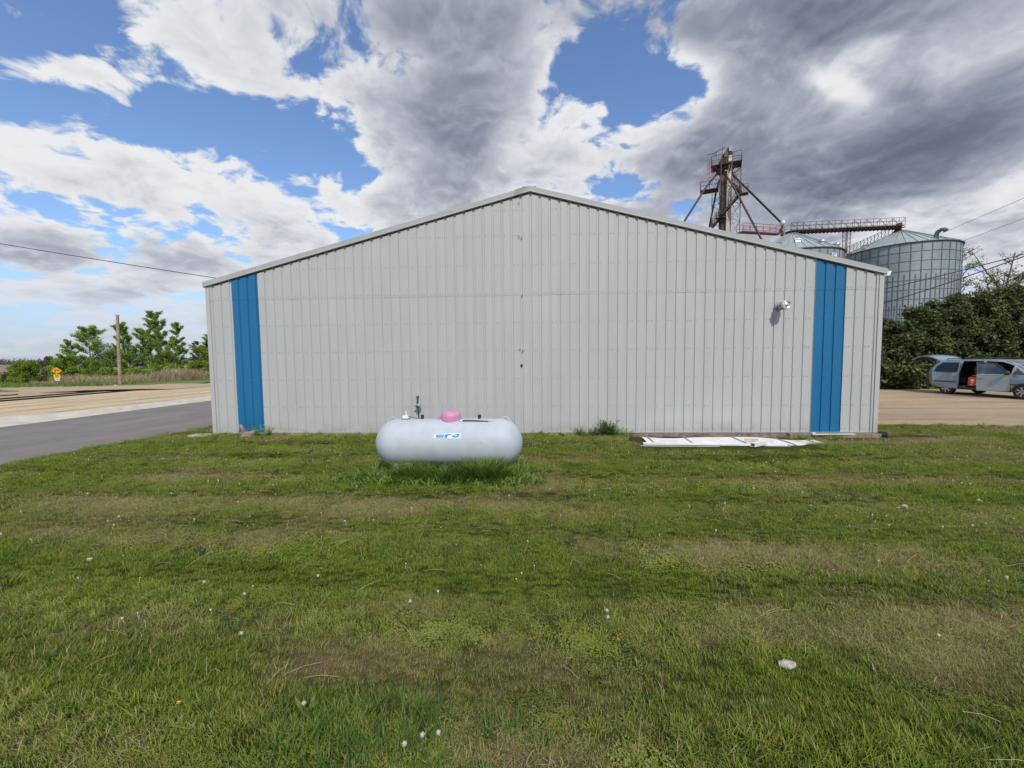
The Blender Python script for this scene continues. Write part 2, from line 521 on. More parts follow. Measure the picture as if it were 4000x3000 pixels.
wheel_lines(M['asphalt'], 0, [(-13.2, .05), (-12.0, .5), (-11.2, .035), (-10.3, .5), (-9.6, .05)], (.235, .215, .205), .6)
wheel_lines(M['sand'], 0, [(-16.6, .35), (-18.3, .4), (-19.4, .12), (-20.2, .5), (-21.8, .35), (-22.6, .15)], (.235, .205, .165), .75)
wheel_lines(M['lot'], 1, [(11.6, .5), (13.2, .4), (14.1, .1), (15.6, .5), (17.8, .4), (19.6, .6), (22.0, .4)], (.22, .185, .145), .7)


def leaf_mat(name, cols, trans=.45, rough=.55):
    """colour differs from leaf to leaf"""
    m = bpy.data.materials.new(name); m.use_nodes = True
    t = NT(m.node_tree); nd = m.node_tree.nodes; b = nd['Principled BSDF']
    geo = t.n('ShaderNodeNewGeometry'); oi = t.n('ShaderNodeObjectInfo')
    rp = t.n('ShaderNodeValToRGB', {0: geo.outputs['Random Per Island']})
    rp.color_ramp.interpolation = 'LINEAR'
    k = len(cols)
    rp.color_ramp.elements[0].color = (*cols[0], 1); rp.color_ramp.elements[1].color = (*cols[-1], 1)
    for i in range(1, k - 1):
        q = rp.color_ramp.elements.new(i / (k - 1)); q.color = (*cols[i], 1)
    pos = t.n('ShaderNodeTexCoord').outputs['Object']
    big = t.noise(pos, 1.1, 3, .6)
    c = t.mix(t.smooth(big, .35, .68, 0, .55), rp.outputs[0], tuple(q * 1.5 for q in cols[-1]))
    m.node_tree.links.new(c, b.inputs['Base Color'])
    b.inputs['Roughness'].default_value = rough; b.inputs['Specular IOR Level'].default_value = .3
    tr = t.n('ShaderNodeBsdfTranslucent', {'Color': c})
    ms = t.n('ShaderNodeMixShader', {0: trans, 1: b.outputs[0], 2: tr.outputs[0]})
    m.node_tree.links.new(ms.outputs[0], nd['Material Output'].inputs[0])
    return m


M['leafgreen'] = leaf_mat('young_leaves', [(.11, .20, .026), (.19, .30, .045), (.29, .39, .08)])
M['leafyel'] = leaf_mat('spring_leaves', [(.10, .17, .018), (.18, .26, .03), (.27, .33, .055)])
M['leafdark'] = leaf_mat('dark_leaves', [(.019, .033, .010), (.040, .066, .017), (.10, .118, .034)], .2)
M['leafpale'] = leaf_mat('budding_leaves', [(.14, .15, .05), (.20, .20, .07), (.26, .25, .10)])
M['leafbrown'] = leaf_mat('brownish_leaves', [(.12, .10, .04), (.15, .13, .05), (.10, .12, .04)])
M['leaffar'] = leaf_mat('hazed_far_leaves', [(.05, .07, .06), (.06, .085, .075), (.075, .10, .085)], .0)  # distance haze put into the leaf colour as a bluish grey tint
M['weed'] = leaf_mat('weed_leaves', [(.05, .11, .018), (.105, .19, .03), (.20, .28, .06)], .4)
M['coarse'] = leaf_mat('coarse_grass', [(.028, .07, .009), (.06, .115, .015), (.12, .18, .03)], .35)
M['reed'] = leaf_mat('dry_reeds', [(.40, .32, .19), (.52, .43, .28), (.33, .25, .16)], .25, .8)

# ------------------------------------------------------------------ land, roads
xs = np.unique(np.concatenate([-np.geomspace(30, 5000, 26), np.linspace(-60, 60, 121), np.geomspace(60, 5000, 24)]))
ys = np.unique(np.concatenate([-np.geomspace(12, 3000, 14), np.linspace(-12, 80, 93), np.geomspace(80, 6000, 26)]))
vs = [(x, y, gz(x, y) - .02) for x in xs for y in ys]
ny = len(ys)
fs = [(i * ny + j, (i + 1) * ny + j, (i + 1) * ny + j + 1, i * ny + j + 1) for i in range(len(xs) - 1) for j in range(ny - 1)]
tag(MB().add(vs, fs).build('ground', M['rough']), kind='structure')

strip('asphalt_road', [(-10.2, -10), (-9.25, 6.5), (-8.68, 10.5), (-8.25, 18), (-8.2, 60), (-8, 200)],
      [(-15.0, -10), (-14.67, 10.5), (-14.44, 17.6), (-14.2, 60), (-13.5, 200)], M['asphalt'], .004, 160, 8)
kerb_in = [(-15.0, -10), (-14.67, 10.5), (-14.44, 17.6), (-14.2, 60), (-13.5, 200)]
kerb_out = [(-17.4, -10), (-17.1, 9), (-16.7, 11.7), (-16.1, 12.4), (-15.65, 13.2), (-15.5, 14.5), (-15.4, 18.8), (-15.2, 60), (-14.5, 200)]
# the kerb: gutter, then a low rounded step
KA, KB = smooth_poly(kerb_in, 200), smooth_poly(kerb_out, 200)
kv = []; kf = []
prof = [(0, -.02), (0, .006), (.45, .012), (.60, .10), (.95, .11), (1.0, .06), (1.0, -.02)]
for a, b in zip(KA, KB):
    for u, hgt in prof:
        p = a.lerp(b, u); kv.append((p.x, p.y, gz(p.x, p.y) + hgt))
q = len(prof)
kf = [(i * q + j, i * q + j + 1, (i + 1) * q + j + 1, (i + 1) * q + j) for i in range(199) for j in range(q - 1)]
tag(MB().add(kv, kf).build('kerb', M['kerb']), kind='structure')

strip('sand_shoulder', [(x + .12, y) for x, y in kerb_out], [(-27.2, -10), (-27.2, 40), (-27.2, 120), (-27.2, 200)], M['sand'], .010, 120, 14, .0)
far_edge = [(-80, 53), (-62, 45), (-45, 36.8), (-36.5, 33.2), (-30, 31.0), (-27.0, 30)]
strip('dirt_road', [(-80, -10), (-60, -10), (-27, -10)], far_edge, M['dirt'], .006, 70, 24, .15)
strip('verge', far_edge, [(-90, 66), (-68, 54), (-50, 45), (-38, 40), (-30, 38), (-26.6, 38)], M['verge'], .012, 60, 6, .3)
strip('grass_island', [(-60, 30), (-47, 30.0), (-40, 27.5), (-36.5, 27.2)], [(-60, 42), (-49, 35.0), (-41, 30.0), (-36.4, 27.4)], M['verge'], .02, 24, 4, .1)
strip('gravel_lot', [(7.4, 10.9), (8.6, 10.6), (11.6, 10.25), (16, 10.0), (30, 9.6), (70, 8)],
      [(7.4, 40), (14, 24.5), (20.5, 24.8), (25, 25.0), (32, 26.3), (70, 34)], M['lot'], .004, 90, 16, .12)


def arc(name, r0, r1, m, dz, a0=-80, a1=-15):
    n = 50
    pa = [(r0 * math.sin(R(a0 + (a1 - a0) * i / n)), r0 * math.cos(R(a0 + (a1 - a0) * i / n))) for i in range(n + 1)]
    pb = [(p[0] * r1 / r0, p[1] * r1 / r0) for p in pa]
    return strip(name, pa, pb, m, dz, 60, 8)


arc('meadow', 126, 158, M['verge'], .02)
arc('field_track', 170, 177, M['path'], .03)
arc('field', 188, 1080, M['field'], .05)

# rail tracks ---------------------------------------------------------------
def track(x0, x1, y0, y1, label):
    t = thing('railway_track', label, 'railway track', ((x0 + x1) / 2, y0, gz((x0 + x1) / 2, y0) - .10), 0, 'railway tracks beside the road')
    g = (x1 - x0) / 2
    for sx in (-g, g):
        b = MB(); L = y1 - y0
        b.box((sx, L / 2, .045), (.15, L, .03)); b.box((sx, L / 2, .105), (.03, L, .09)); b.box((sx, L / 2, .165), (.075, L, .03))
        b.build('rail', M['rail'], t)
    b = MB(); yy = .2
    while yy < min(y1 - y0, 90):
        b.box((random.uniform(-.06, .06), yy, -.075), (2.5, .24, .16), (0, 0, random.uniform(-.03, .03))); yy += .56
    tag(b.build('tie', M['wood'], t), kind='stuff')
    return t


track(-25.75, -24.3, -8, 180, 'dark rusty railway track nearest the paved road, running past the dirt crossing')
track(-30.3, -28.85, -8, 21.5, 'second railway track farther from the road, ending at the dirt crossing')
strip('crossing', [(-22.6, 24.4), (-22.6, 29.2)], [(-28.6, 22.2), (-28.6, 29.4)], M['dirt'], .03, 12, 14, 0,
      f=lambda x, y: .085 * (1 - abs((x + 25.6) / 3.0) ** 3))

# ------------------------------------------------------------------ lawn
DRY = [  # dry and worn patches of the lawn: x, y, rx, ry, amount
    (-4.1, 5.3, 1.7, .8, .42), (.15, 6.0, .35, .7, .35), (-.3, 5.15, .8, .5, .30), (7.8, 7.7, 2.2, .7, .45), (-1.2, 2.28, .50, .22, .65),
    (-.05, 1.75, .35, .25, .75), (2.5, 2.15, .5, .5, .35), (-1.95, 1.75, .7, .25, .42), (.8, 2.0, .35, .2, .25), (1.6, 5.6, 1.2, .35, .22),
    (3.4, 2.9, .9, .3, .25), (-2.4, 4.5, 1.2, .4, .22), (2.4, 4.3, 1.0, .3, .22), (-5.8, 7.0, 1.2, .5, .15), (8.2, 9.1, .8, .35, .8), (6.4, 8.75, 1.6, .28, .9),
    (-1.0, 1.55, .6, .15, .3), (.35, 2.35, .5, .2, .25), (-3.0, 2.6, .7, .2, .22), (.1, 4.4, .6, .3, .18), (-.65, 6.0, 1.6, .2, .12),
    (-2.8, 3.5, 3.0, .28, -.30), (1.0, 3.35, 4.0, .25, -.28), (3.6, 4.7, 2.5, .35, -.22), (-2.6, 2.7, 1.0, .35, -.25), (.3, 2.55, .35, .25, -.35),
    (-.7, 1.75, .4, .2, -.45), (1.4, 2.35, .7, .4, -.2), (3.5, 6.8, 2.4, .5, -.2), (-6.5, 8.4, 2.0, .6, -.15), (-4, 6.9, 2.2, .45, -.1), (1.8, 1.75, .7, .25, .12),
]
BARE = [(4.9, 9.32, 2.9, .13, .9), (8.4, 9.15, .55, .25, 1.0), (6.6, 8.9, 1.4, .22, .9), (-.02, 1.68, .22, .12, .6), (-1.15, 2.3, .3, .12, .35), (7.9, 5.1, .6, .15, .5), (7.5, 9.25, .6, .2, .9)]


def gauss(lst, x, y):
    s = np.zeros_like(x)
    for a, b, rx, ry, amp in lst:
        s = s + amp * np.exp(-((x - a) / rx) ** 2 - ((y - b) / ry) ** 2)
    return s


def dryness(x, y):
    n = fbm(x * .55, y * 1.1, 3, 4) - .47
    f = fbm(x * 2.6, y * 3.4, 31, 3) - .44
    band = .17 * np.clip((y - 1.2) / 2.6, .25, 1) * np.sin(y * 5.3 + .5 * np.sin(x * .4) + .7 * fbm(x * .3, y * .3, 5, 2))
    mid = .09 * np.exp(-((y - 5.2) / 1.5) ** 2)
    return np.clip(.27 + mid + 1.25 * n + .85 * f + band + (.62 + .18 * (y > 3.2)) * gauss(DRY, x, y), 0, 1)


def bareness(x, y):
    return np.clip(gauss(BARE, x, y) + 1.6 * (fbm(x * 3.5, y * 3.5, 51, 3) - .44) * (dryness(x, y) > .75), 0, 1)


def lawn_left(y):
    return np.interp(y, [-10, 6.5, 10.5, 18, 60], [-10.15, -9.2, -8.62, -8.2, -8.15])


def lawn_far(x):
    return np.interp(x, [-10, -7.7, -7.69, 7.6, 7.62, 8.6, 11.6, 16, 24], [30, 30, 9.36, 9.36, 10.95, 10.72, 10.35, 10.1, 9.9])


gy = np.concatenate([np.linspace(-6, 0.8, 12, endpoint=False), np.linspace(.8, 5, 130, endpoint=False), np.linspace(5, 11.0, 100)])
gx = np.linspace(-10.2, 22, 420)
GX, GY = np.meshgrid(gx, gy, indexing='ij')
ok = (GX > lawn_left(GY) + .03 * np.sin(GY * 9)) & (GY < lawn_far(GX) + .06 * np.sin(GX * 7) + .05 * np.sin(GX * 17))
GZ = np.vectorize(gz)(GX, GY) + .010 + .02 * (fbm(GX * 1.2, GY * 1.2, 8, 3) - .45) * (GY < 9.0)
lm = bpy.data.meshes.new('lawn')
nyy = len(gy)
keep = ok[:-1, :-1] & ok[1:, :-1] & ok[:-1, 1:] & ok[1:, 1:]
I, J = np.nonzero(keep)
fa = np.stack([I * nyy + J, (I + 1) * nyy + J, (I + 1) * nyy + J + 1, I * nyy + J + 1], 1)
lm.from_pydata(np.stack([GX.ravel(), GY.ravel(), GZ.ravel()], 1).tolist(), [], fa.tolist())
for nm, fn in (('dry', dryness), ('bare', bareness)):
    at = lm.attributes.new(nm, 'FLOAT', 'POINT'); at.data.foreach_set('value', fn(GX.ravel(), GY.ravel()).astype(np.float32))
ml = bpy.data.materials.new('lawn_soil'); ml.use_nodes = True
t = NT(ml.node_tree); b = ml.node_tree.nodes['Principled BSDF']
pos = t.n('ShaderNodeTexCoord').outputs['Object']
ad = t.n('ShaderNodeAttribute', attribute_name='dry').outputs['Fac']; ab = t.n('ShaderNodeAttribute', attribute_name='bare').outputs['Fac']
fine = t.noise(pos, 130, 6, .75); mid = t.noise(pos, 9, 4, .6)
c = t.mix(t.smooth(fine, .35, .65), (.035, .05, .012), (.085, .10, .026))
c = t.mix(t.smooth(t.m('ADD', ad, t.m('MULTIPLY', t.m('SUBTRACT', mid, .5), .7)), .35, .85), c, t.mix(t.smooth(t.noise(pos, 220, 3, .7), .42, .58), (.12, .085, .05), (.36, .275, .15)))
c = t.mix(t.m('MULTIPLY', ab, t.smooth(fine, .2, .6), clamp=True), c, t.mix(t.smooth(t.noise(pos, 160, 4, .7), .4, .6), (.07, .05, .038), (.22, .16, .115)))
ml.node_tree.links.new(c, b.inputs['Base Color']); b.inputs['Roughness'].default_value = 1; b.inputs['Specular IOR Level'].default_value = .1
bn = t.n('ShaderNodeBump', {'Strength': 1.0, 'Distance': .03, 'Height': fine}); ml.node_tree.links.new(bn.outputs[0], b.inputs['Normal'])
lm.materials.append(ml)
tag(link('lawn', lm), kind='structure')

# grass blades ---------------------------------------------------------------
mg = bpy.data.materials.new('grass_blades'); mg.use_nodes = True
t = NT(mg.node_tree); nd = mg.node_tree.nodes; b = nd['Principled BSDF']
geo = t.n('ShaderNodeNewGeometry'); oi = t.n('ShaderNodeObjectInfo')
ad = t.n('ShaderNodeAttribute', attribute_name='dry', attribute_type='INSTANCER').outputs['Fac']
isl = geo.outputs['Random Per Island']
g1 = t.mix(isl, (.085, .185, .016), (.25, .37, .048))
g1 = t.mix(t.smooth(oi.outputs['Random'], 0, 1, 0, .75), g1, (.31, .31, .045))
wn = t.noise(geo.outputs['Position'], 16, 3, .65)
wn2 = t.noise(geo.outputs['Position'], 1.7, 4, .6)
g1 = t.mix(t.smooth(wn, .38, .62, .0, .45), g1, (.27, .33, .045))
g1 = t.mix(t.smooth(wn2, .5, .68, .0, .45), g1, (.05, .13, .012))
straw = t.mix(isl, (.27, .215, .095), (.50, .42, .235))
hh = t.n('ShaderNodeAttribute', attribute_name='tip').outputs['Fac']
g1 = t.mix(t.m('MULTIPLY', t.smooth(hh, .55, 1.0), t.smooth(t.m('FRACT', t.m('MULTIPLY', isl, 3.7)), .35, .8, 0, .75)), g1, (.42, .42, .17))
g1 = t.mix(t.smooth(hh, 0, .55, .75, 0), g1, (.02, .034, .006))  # shade between the blades painted in: colour darkens towards the base
k = t.smooth(t.m('ADD', ad, t.m('MULTIPLY', t.m('SUBTRACT', t.m('FRACT', t.m('MULTIPLY', isl, 7.31)), .5), 1.0)), .42, .72)
gc = t.mix(k, g1, straw)
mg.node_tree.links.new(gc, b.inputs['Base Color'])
b.inputs['Roughness'].default_value = .6; b.inputs['Specular IOR Level'].default_value = .08
tr = t.n('ShaderNodeBsdfTranslucent', {'Color': gc})
ms = t.n('ShaderNodeMixShader', {0: .35, 1: b.outputs[0], 2: tr.outputs[0]})
mg.node_tree.links.new(ms.outputs[0], nd['Material Output'].inputs[0])
M['grass'] = mg


def blades(n, rad, hmin, hmax, w, lean, curl, seed, flat=0.0):
    """n grass blades as two quads and a tip each -> verts, faces"""
    r = np.random.default_rng(seed)
    ang = r.random(n) * 2 * np.pi; rr = rad * np.sqrt(r.random(n))
    bx, by = rr * np.cos(ang), rr * np.sin(ang)
    hh = hmin + (hmax - hmin) * r.random(n); la = r.random(n) * 2 * np.pi
    ln = np.abs(r.normal(lean, lean * .5, n)) + flat
    dx, dy = np.cos(la), np.sin(la); ww = w * (.7 + .6 * r.random(n))
    sx, sy = -dy * ww / 2, dx * ww / 2
    V = []; F = []
    for i in range(n):
        o = len(V)
        for tt, wf in ((0, 1.0), (.45, .9), (.8, .6)):
            off = hh[i] * (ln[i] * tt + curl * tt * tt); z = hh[i] * tt * (1 - .35 * min(ln[i], 1.8) * tt * .6)
            px, py = bx[i] + dx[i] * off, by[i] + dy[i] * off
            V += [(px - sx[i] * wf, py - sy[i] * wf, z), (px + sx[i] * wf, py + sy[i] * wf, z)]
        off = hh[i] * (ln[i] + curl); z = hh[i] * (1 - .35 * min(ln[i], 1.8) * .6)
        V.append((bx[i] + dx[i] * off, by[i] + dy[i] * off, z))
        F += [(o, o + 1, o + 3, o + 2), (o + 2, o + 3, o + 5, o + 4), (o + 4, o + 5, o + 6)]
    return V, F


tufts = bpy.data.collections.new('grass_tufts')
spec = []
for i in range(4): spec.append((62, .085,   .018, .050, .0034, .40, .22, 100 + i))      # 0-3 mown green
for i in range(3): spec.append((64, .10, .008, .036, .0026, 1.5, .4, 200 + i))       # 4-6 thin, worn
for i in range(3): spec.append((30, .07, .045, .105, .0055, .45, .45, 300 + i))        # 7-9 coarse, longer
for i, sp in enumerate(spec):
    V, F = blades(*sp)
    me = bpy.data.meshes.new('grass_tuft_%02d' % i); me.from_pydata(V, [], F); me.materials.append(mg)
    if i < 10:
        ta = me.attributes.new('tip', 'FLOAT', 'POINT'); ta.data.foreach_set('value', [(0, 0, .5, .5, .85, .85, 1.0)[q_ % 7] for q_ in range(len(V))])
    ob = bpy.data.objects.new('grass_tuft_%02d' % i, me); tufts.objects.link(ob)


for i in range(2):                                                                     # 10-11 clover
    V, F = [], []; r0 = random.Random(60 + i)
    for q_ in range(34):
        rr0, a0 = .09 * math.sqrt(r0.random()), r0.uniform(0, 6.283); cx0, cy0, cz0 = rr0 * math.cos(a0), rr0 * math.sin(a0), r0.uniform(.012, .04)
        for w0 in range(3):
            a1 = a0 + w0 * 2.094; o0 = len(V); d0 = Vector((math.cos(a1), math.sin(a1), r0.uniform(-.2, .25))); s0 = Vector((-math.sin(a1), math.cos(a1), 0))
            for p0_ in (Vector((0, 0, 0)), d0 * .006 + s0 * .005, d0 * .011, d0 * .006 - s0 * .005): V.append((cx0 + p0_.x, cy0 + p0_.y, cz0 + p0_.z))
            F.append((o0, o0 + 1, o0 + 2, o0 + 3))
    me = bpy.data.meshes.new('grass_tuft_%02d' % (10 + i)); me.from_pydata(V, [], F); me.materials.append(mg)
    ta = me.attributes.new('tip', 'FLOAT', 'POINT'); ta.data.foreach_set('value', [.5] * len(V))
    ob = bpy.data.objects.new('grass_tuft_%02d' % (10 + i), me); tufts.objects.link(ob)


def scatter(density, x0, x1, y0, y1, seed):
    r = np.random.default_rng(seed); n = int(density * (x1 - x0) * (y1 - y0))
    return x0 + (x1 - x0) * r.random(n), y0 + (y1 - y0) * r.random(n)


px, py, ps = [], [], []
for dens_, box_, sc in ((760, (-4.2, 4.2, .9, 3.2), .64), (420, (-6.5, 6.5, 3.2, 5.2), .80), (230, (-10.2, 10.5, 5.2, 7.5), 1.0), (160, (-9.6, 17, 7.5, 11), 1.15),
                        (170, (4.2, 6.5, .9, 3.2), 1.0), (170, (-6.5, -4.2, .9, 3.2), 1.0), (120, (6.5, 9.5, 1.5, 5.2), 1.2), (120, (-9.8, -6.5, 1.5, 5.2), 1.2),
                        (110, (-8.7, -7.66, 11, 20), 1.4), (100, (10.5, 17, 5.2, 7.5), 1.3)):
    x, y = scatter(dens_, *box_, seed=len(px) + 71)
    px.append(x); py.append(y); ps.append(np.full(len(x), sc))
px, py, ps = map(np.concatenate, (px, py, ps))
inside = (px > lawn_left(py) - .05 + .08 * np.sin(py * 9) * np.sin(py * 2.3)) & (py < lawn_far(px) - .02 + .06 * np.sin(px * 7) + .05 * np.sin(px * 17))
bare = bareness(px, py); dry = dryness(px, py)
r = np.random.default_rng(5)
inside &= r.random(len(px)) > bare * 1.1
sheet_zone = (px > 2.05) & (px < 5.5) & (py > 7.75) & (py < 9.3)
inside &= ~sheet_zone
px, py, ps, dry = px[inside], py[inside], ps[inside], dry[inside]
nP = len(px)
long_zone = gauss([(-.75, 1.72, .45, .22, 1.2), (-2.7, 2.3, .9, .5, .55), (1.5, 1.9, .9, .3, .55), (-1.4, 2.65, .25, .15, .7), (.4, 2.6, .4, .25, .35), (-3.5, 2.9, 1.0, .5, .3), (1.3, 2.5, .5, .35, .3), (2.6, 3.2, .9, .3, .2)], px, py)
u = r.random(nP)
idx = np.where(u < np.clip(dry * 1.3 - .25, 0, .9), r.integers(4, 7, nP), r.integers(0, 4, nP))
idx = np.where(r.random(nP) < long_zone * .6 + .006, r.integers(7, 10, nP), idx)
clover_zone = gauss([(.25, 2.45, .35, .22, .8), (-.6, 2.6, .3, .15, .5), (1.2, 3.1, .5, .2, .4), (-3.0, 4.0, .6, .3, .3), (2.5, 5.6, 1, .4, .3), (-5, 7.5, 1.2, .5, .3), (3.6, 7.2, 1.4, .4, .4), (-1.8, 3.3, .6, .2, .4)], px, py) + .5 * (fbm(px * .8, py * .8, 91, 3) > .56)
idx = np.where((dry < .5) & (r.random(nP) < clover_zone), r.integers(10, 12, nP), idx)
# close to wall and edges the mower does not reach
edge = (py > 9.05) & (px > -7.6) & (px < 7.6)
idx = np.where(edge & (r.random(nP) < .25), r.integers(7, 10, nP), idx)
hs = .75 + .55 * fbm(px * 1.5, py * 1.5, 77, 3) + .2 * (r.random(nP) - .5)
pts = np.stack([px, py, np.array([gz(a, b_) for a, b_ in zip(px, py)]) + .006], 1)
# mowing rows: the blades lie towards or away from the wall, row by row
spin = r.random(nP) * 6.283
row = np.sin(py * 6.1 + .35 * np.sin(px * .5) + 1.2 * fbm(px * .25, py * .25, 15, 2))
tilt = -.34 * np.tanh(row * 2.2) * (.6 + .8 * r.random(nP)) + r.normal(0, .12, nP)
cs_, sn_, c_t, s_t = np.cos(spin), np.sin(spin), np.cos(tilt), np.sin(tilt)
ROT = np.stack([np.arctan2(s_t * cs_, c_t), -np.arcsin(np.clip(s_t * sn_, -1, 1)), np.arctan2(c_t * sn_, cs_)], 1)
gm = bpy.data.meshes.new('lawn_grass')
gm.vertices.add(nP); gm.vertices.foreach_set('co', pts.astype(np.float32).ravel())
for nm, ty, val in (('idx', 'INT', idx.astype(np.int32)), ('scl', 'FLOAT', (ps * hs).astype(np.float32)), ('dry', 'FLOAT', dry.astype(np.float32)),
                    ('rot', 'FLOAT_VECTOR', ROT.astype(np.float32))):
    a_ = gm.attributes.new(nm, ty, 'POINT'); a_.data.foreach_set('vector' if ty == 'FLOAT_VECTOR' else 'value', val.ravel())
go = link('lawn_grass', gm)
tag(go, 'short mown lawn grass, green with straw coloured dry patches', 'grass', kind='stuff')
gn = bpy.data.node_groups.new('grass_scatter', 'GeometryNodeTree')
gn.interface.new_socket('Geometry', in_out='INPUT', socket_type='NodeSocketGeometry')
gn.interface.new_socket('Geometry', in_out='OUTPUT', socket_type='NodeSocketGeometry')
G = NT(gn)
gi = G.n('NodeGroupInput'); gout = G.n('NodeGroupOutput')
ci = G.n('GeometryNodeCollectionInfo'); ci.inputs['Collection'].default_value = tufts
ci.inputs['Separate Children'].default_value = True; ci.inputs['Reset Children'].default_value = True


def named(nm, dt):
    q = G.n('GeometryNodeInputNamedAttribute'); q.data_type = dt; q.inputs['Name'].default_value = nm
    return q.outputs[0]


er = G.n('FunctionNodeEulerToRotation', {0: named('rot', 'FLOAT_VECTOR')})
m2p = G.n('GeometryNodeMeshToPoints', {0: gi.outputs[0]})
iop = G.n('GeometryNodeInstanceOnPoints', {'Points': m2p.outputs[0], 'Instance': ci.outputs[0], 'Instance Index': named('idx', 'INT'),
                                           'Rotation': er.outputs[0], 'Scale': named('scl', 'FLOAT')})
iop.inputs['Pick Instance'].default_value = True
gn.links.new(iop.outputs[0], gout.inputs[0])
md = go.modifiers.new('grass_scatter', 'NODES'); md.node_group = gn


def tall_grass(name, spots, label, cat, kind, m, thing_loc=None, w=.011):
    """spots: (x, y, n blades, radius, hmin, hmax)"""
    V, F = [], []
    for i, (x, y, n, rad, h0, h1) in enumerate(spots):
        v, f = blades(n, rad, h0, h1, w, .42, .40, 900 + i * 3 + len(name))
        o = len(V); z = gz(x, y) - .01
        V += [(a + x, b_ + y, c_ + z) for a, b_, c_ in v]; F += [tuple(k_ + o for k_ in q) for q in f]
    o = MB().add(V, F).build(name, m)
    return tag(o, label, cat, None, kind)

# ------------------------------------------------------------------ the metal building
WX0, WX1, WY = -7.658, 7.606, 9.37
EAVE, APEX, MIDX = 3.571, 5.520, (-7.658 + 7.606) / 2
SL = (APEX - EAVE) / (WX1 - MIDX)
PITCH = .2129; SEAM = 3.17
ztop = lambda x: APEX - abs(x - MIDX) * SL
shed = thing('storage_building', 'long light grey ribbed metal building with two blue vertical stripes and low gable', 'building', (0, WY, 0))
GRV = .022


def sheet_cols(xa, xb):
    """x breakpoints with depth: broad pans standing out, narrow grooves set back"""
    k0 = math.floor((xa - 6.18) / PITCH) - 1
    pts = []
    for k in range(k0, k0 + 90):
        a = 6.18 + k * PITCH
        for x, d in ((a, 0.0), (a + .150, 0.0), (a + .163, GRV), (a + PITCH - .006, GRV), (a + PITCH - .0005, 0.0)):
            pts.append((x, d))
    out = []
    for i, (x, d) in enumerate(pts):
        if xa <= x <= xb: out.append((x, d))
        elif x < xa and pts[i + 1][0] > xa:
            out.append((xa, d + (pts[i + 1][1] - d) * (xa - x) / (pts[i + 1][0] - x)))
        elif x > xb and pts[i - 1][0] < xb:
            p0 = pts[i - 1]; out.append((xb, p0[1] + (d - p0[1]) * (xb - p0[0]) / (x - p0[0])))
    return out


def wall_sheet(name, xa, xb, m):
    b = MB()
    cols = sheet_cols(xa, xb)
    if xa < MIDX < xb:
        for i in range(len(cols) - 1):
            if cols[i][0] < MIDX < cols[i + 1][0]:
                u = (MIDX - cols[i][0]) / (cols[i + 1][0] - cols[i][0])
                cols.insert(i + 1, (MIDX, cols[i][1] + u * (cols[i + 1][1] - cols[i][1]))); break
    for lev in (0, 1):
        vs, fs = [], []
        for x, d in cols:
            if lev == 0: z0, z1, o = 0.0, SEAM, 0.0
            else: z0, z1, o = SEAM - .03, ztop(x) - .125, -.0035
            wob = .002 * math.sin(x * 3.1) + .0015 * math.sin(x * 11)
            n = 6
            for j in range(n + 1):
                z = z0 + (z1 - z0) * j / n
                vs.append((x, d + o + wob * math.sin(z * 2.3 + x), z))
        n += 1
        fs = [(i * n + j, (i + 1) * n + j, (i + 1) * n + j + 1, i * n + j + 1) for i in range(len(cols) - 1) for j in range(n - 1)]
        b.add(vs, fs)
        # lower lip of the upper sheet
        if lev == 1:
            for i in range(len(cols) - 1):
                (x0_, d0), (x1_, d1) = cols[i], cols[i + 1]
                b.add([(x0_, d0 - .0035, SEAM - .03), (x1_, d1 - .0035, SEAM - .03), (x1_, d1, SEAM - .03), (x0_, d0, SEAM - .03)], [(0, 1, 2, 3)])
    return b.build(name, m, shed)


BL0, BL1, BR0, BR1 = 6.18 - 62 * PITCH, 6.18 - 59 * PITCH, 6.18, 6.18 + 3 * PITCH
wall_sheet('wall', WX0 + .09, BL0, M['panel']); wall_sheet('wall', BL1, BR0, M['panel']); wall_sheet('wall', BR1, WX1 - .09, M['panel'])
for xa, xb in ((BL0, BL1), (BR0, BR1)): wall_sheet('blue_panel', xa, xb, M['blue'])
# backing (the gable behind the sheets), side walls, rear wall
b = MB(); DEP = 18.0
b.prism([(WX0 + .1, 0.01), (WX1 - .1, 0.01), (WX1 - .1, EAVE - .18), (MIDX, APEX - .18), (WX0 + .1, EAVE - .18)], (.03, .06), lambda a, c_, d: (a, d, c_))
b.build('gable_backing', M['dark'], shed)
for sx in (WX0 + .02, WX1 - .02):
    b = MB(); yv = .10
    cols = []
    while yv < DEP:
        cols += [(yv, 0), (yv + .15, 0), (yv + .163, GRV), (yv + PITCH - .006, GRV)]; yv += PITCH
    sgn = 1 if sx < 0 else -1
    vs = [(sx + sgn * d, y, z) for y, d in cols for z in (0, EAVE - .12)]
    b.add(vs, [(i * 2, i * 2 + 2, i * 2 + 3, i * 2 + 1) for i in range(len(cols) - 1)])
    b.build('wall', M['panel'], shed)
MB().box((MIDX, DEP, 1.7), (WX1 - WX0 - .1, .05, 3.4)).build('wall', M['panel'], shed)
b = MB()
for sx in (-1, 1):
    xe = MIDX + sx * (WX1 - MIDX + .06); ze = APEX - (WX1 - MIDX + .06) * SL
    b.add([(MIDX, -.03, APEX - .005), (xe, -.03, ze - .005), (xe, DEP + .1, ze - .005), (MIDX, DEP + .1, APEX - .005),
           (MIDX, -.03, APEX - .03), (xe, -.03, ze - .03), (xe, DEP + .1, ze - .03), (MIDX, DEP + .1, APEX - .03)],
          [(0, 1, 2, 3), (4, 7, 6, 5), (0, 4, 5, 1), (1, 5, 6, 2), (2, 6, 7, 3)])
b.build('roof', M['trim'], shed)
